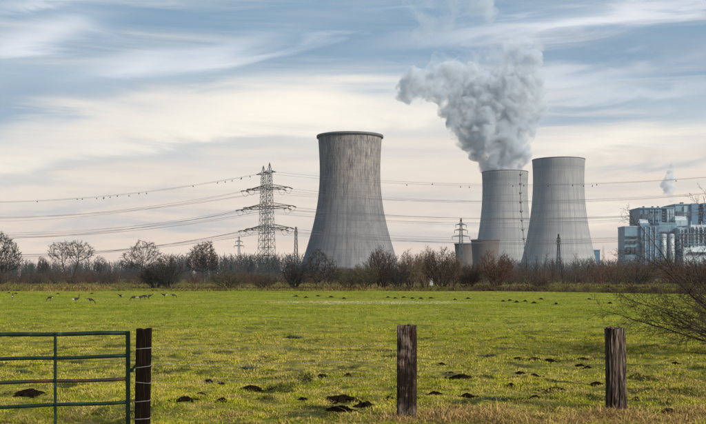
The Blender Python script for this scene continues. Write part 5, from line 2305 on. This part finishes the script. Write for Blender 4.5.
def steam():
    D = 1575
    main = [(504, 163, 17, 0), (496, 167, 10, 0), (512, 167, 10, 0), (504, 168, 13, 0), (504, 157, 20, 0), (502, 152, 21, 0), (492, 150, 14, -6), (515, 148, 12, 6), (500, 136, 27, 0), (484, 138, 18, 8), (518, 132, 16, -6), (474, 124, 22, 0), (496, 118, 28, 6), (520, 114, 20, 0), (528, 100, 15, 4),
            (464, 112, 17, -4), (482, 98, 22, 4), (506, 96, 24, -2), (527, 82, 17, 0), (522, 66, 15, 4), (524, 52, 12, 0), (512, 78, 16, 2), (466, 94, 18, 6), (452, 102, 14, 0), (450, 84, 15, 3), (440, 92, 11, -2), (468, 78, 12, 2),
            (414, 86, 15, 0), (410, 92, 11, 4), (428, 86, 10, -3), (434, 78, 12, 2), (438, 88, 13, 0), (447, 74, 12, 0), (458, 72, 11, 3), (420, 80, 12, 2), (532, 60, 11, 0), (530, 92, 13, 0), (458, 132, 8, 0), (476, 148, 7, 0)]
    o = cloud_hull('steam_plume', main, D, 2.1, 5, steam_mat('steam', 0.13, (0.72, 0.80, 0.885), 0.0, 0.040, 0.425, 4.6), 14, (0.22, 0.44))
    tag(o, 'big billowing grey-white steam plume rising from the rear pale tower', 'steam', None, 'stuff')
    wisp = [(470, 66, 13, 0), (486, 62, 14, 4), (500, 66, 13, 0), (512, 48, 12, 3), (528, 38, 11, 0), (455, 62, 10, 2), (440, 60, 10, 0), (534, 50, 9, 0)]
    o = cloud_hull('steam_wisp', wisp, D + 10, 3.2, 9, steam_mat('thin_steam', 0.022, (0.86, 0.90, 0.94), 0.0, 0.028, 0.42, 5.0), 8)
    tag(o, 'thin pale steam between the two humps of the big plume', 'steam', None, 'stuff')
    high = [(446, 22, 11, 0), (430, 26, 9, 0), (480, 0, 14, 0), (418, 8, 12, 0), (412, -4, 11, 2), (426, 18, 8, 0), (440, 4, 12, 3), (456, 12, 13, 0), (472, 8, 14, 2), (486, 14, 10, 0), (462, -6, 16, 0), (436, -10, 16, 0), (418, 34, 7, 0)]
    o = cloud_hull('steam_drift', high, D + 25, 3.4, 12, steam_mat('drifting_steam', 0.038, (0.74, 0.82, 0.90), 0.0, 0.022, 0.43, 3.0), 8)
    tag(o, 'torn off thin steam drifting above the plume at the top', 'steam', None, 'stuff')
    st = [(672, 200, 2.2, 0), (670.5, 195, 3.4, 0), (669, 190, 5.0, 1), (667, 184, 5.6, 0), (670, 178, 4.8, -1), (671, 172, 4.0, 0), (672.5, 166, 3.0, 0), (663.5, 186, 3.6, 0), (673, 188, 3.2, 0)]
    o = cloud_hull('stack_steam', st, 1600, 1.4, 15, steam_mat('stack_steam', 0.22, (0.80, 0.85, 0.91), 0.0, 0.10, 0.40, 4.0), 7)
    tag(o, 'thin pale steam wisp rising over the power station roof', 'steam', None, 'stuff')


steam()

# ------------------------------------------------------------------ air
def haze():
    mb = MB()
    mb.box((0, 1060, 236), (4400, 2200, 476))
    m = bpy.data.materials.new('air')
    m.use_nodes = True
    t = m.node_tree
    t.nodes.clear()
    out = t.nodes.new('ShaderNodeOutputMaterial')
    v = t.nodes.new('ShaderNodeVolumePrincipled')
    v.inputs['Color'].default_value = (0.62, 0.78, 1.0, 1)
    v.inputs['Density'].default_value = 0.00008
    v.inputs['Anisotropy'].default_value = 0.2
    t.links.new(v.outputs[0], out.inputs['Volume'])
    o = mb.build('haze', m)
    tag(o, 'thin bluish winter haze over the plain', kind='stuff')


haze()
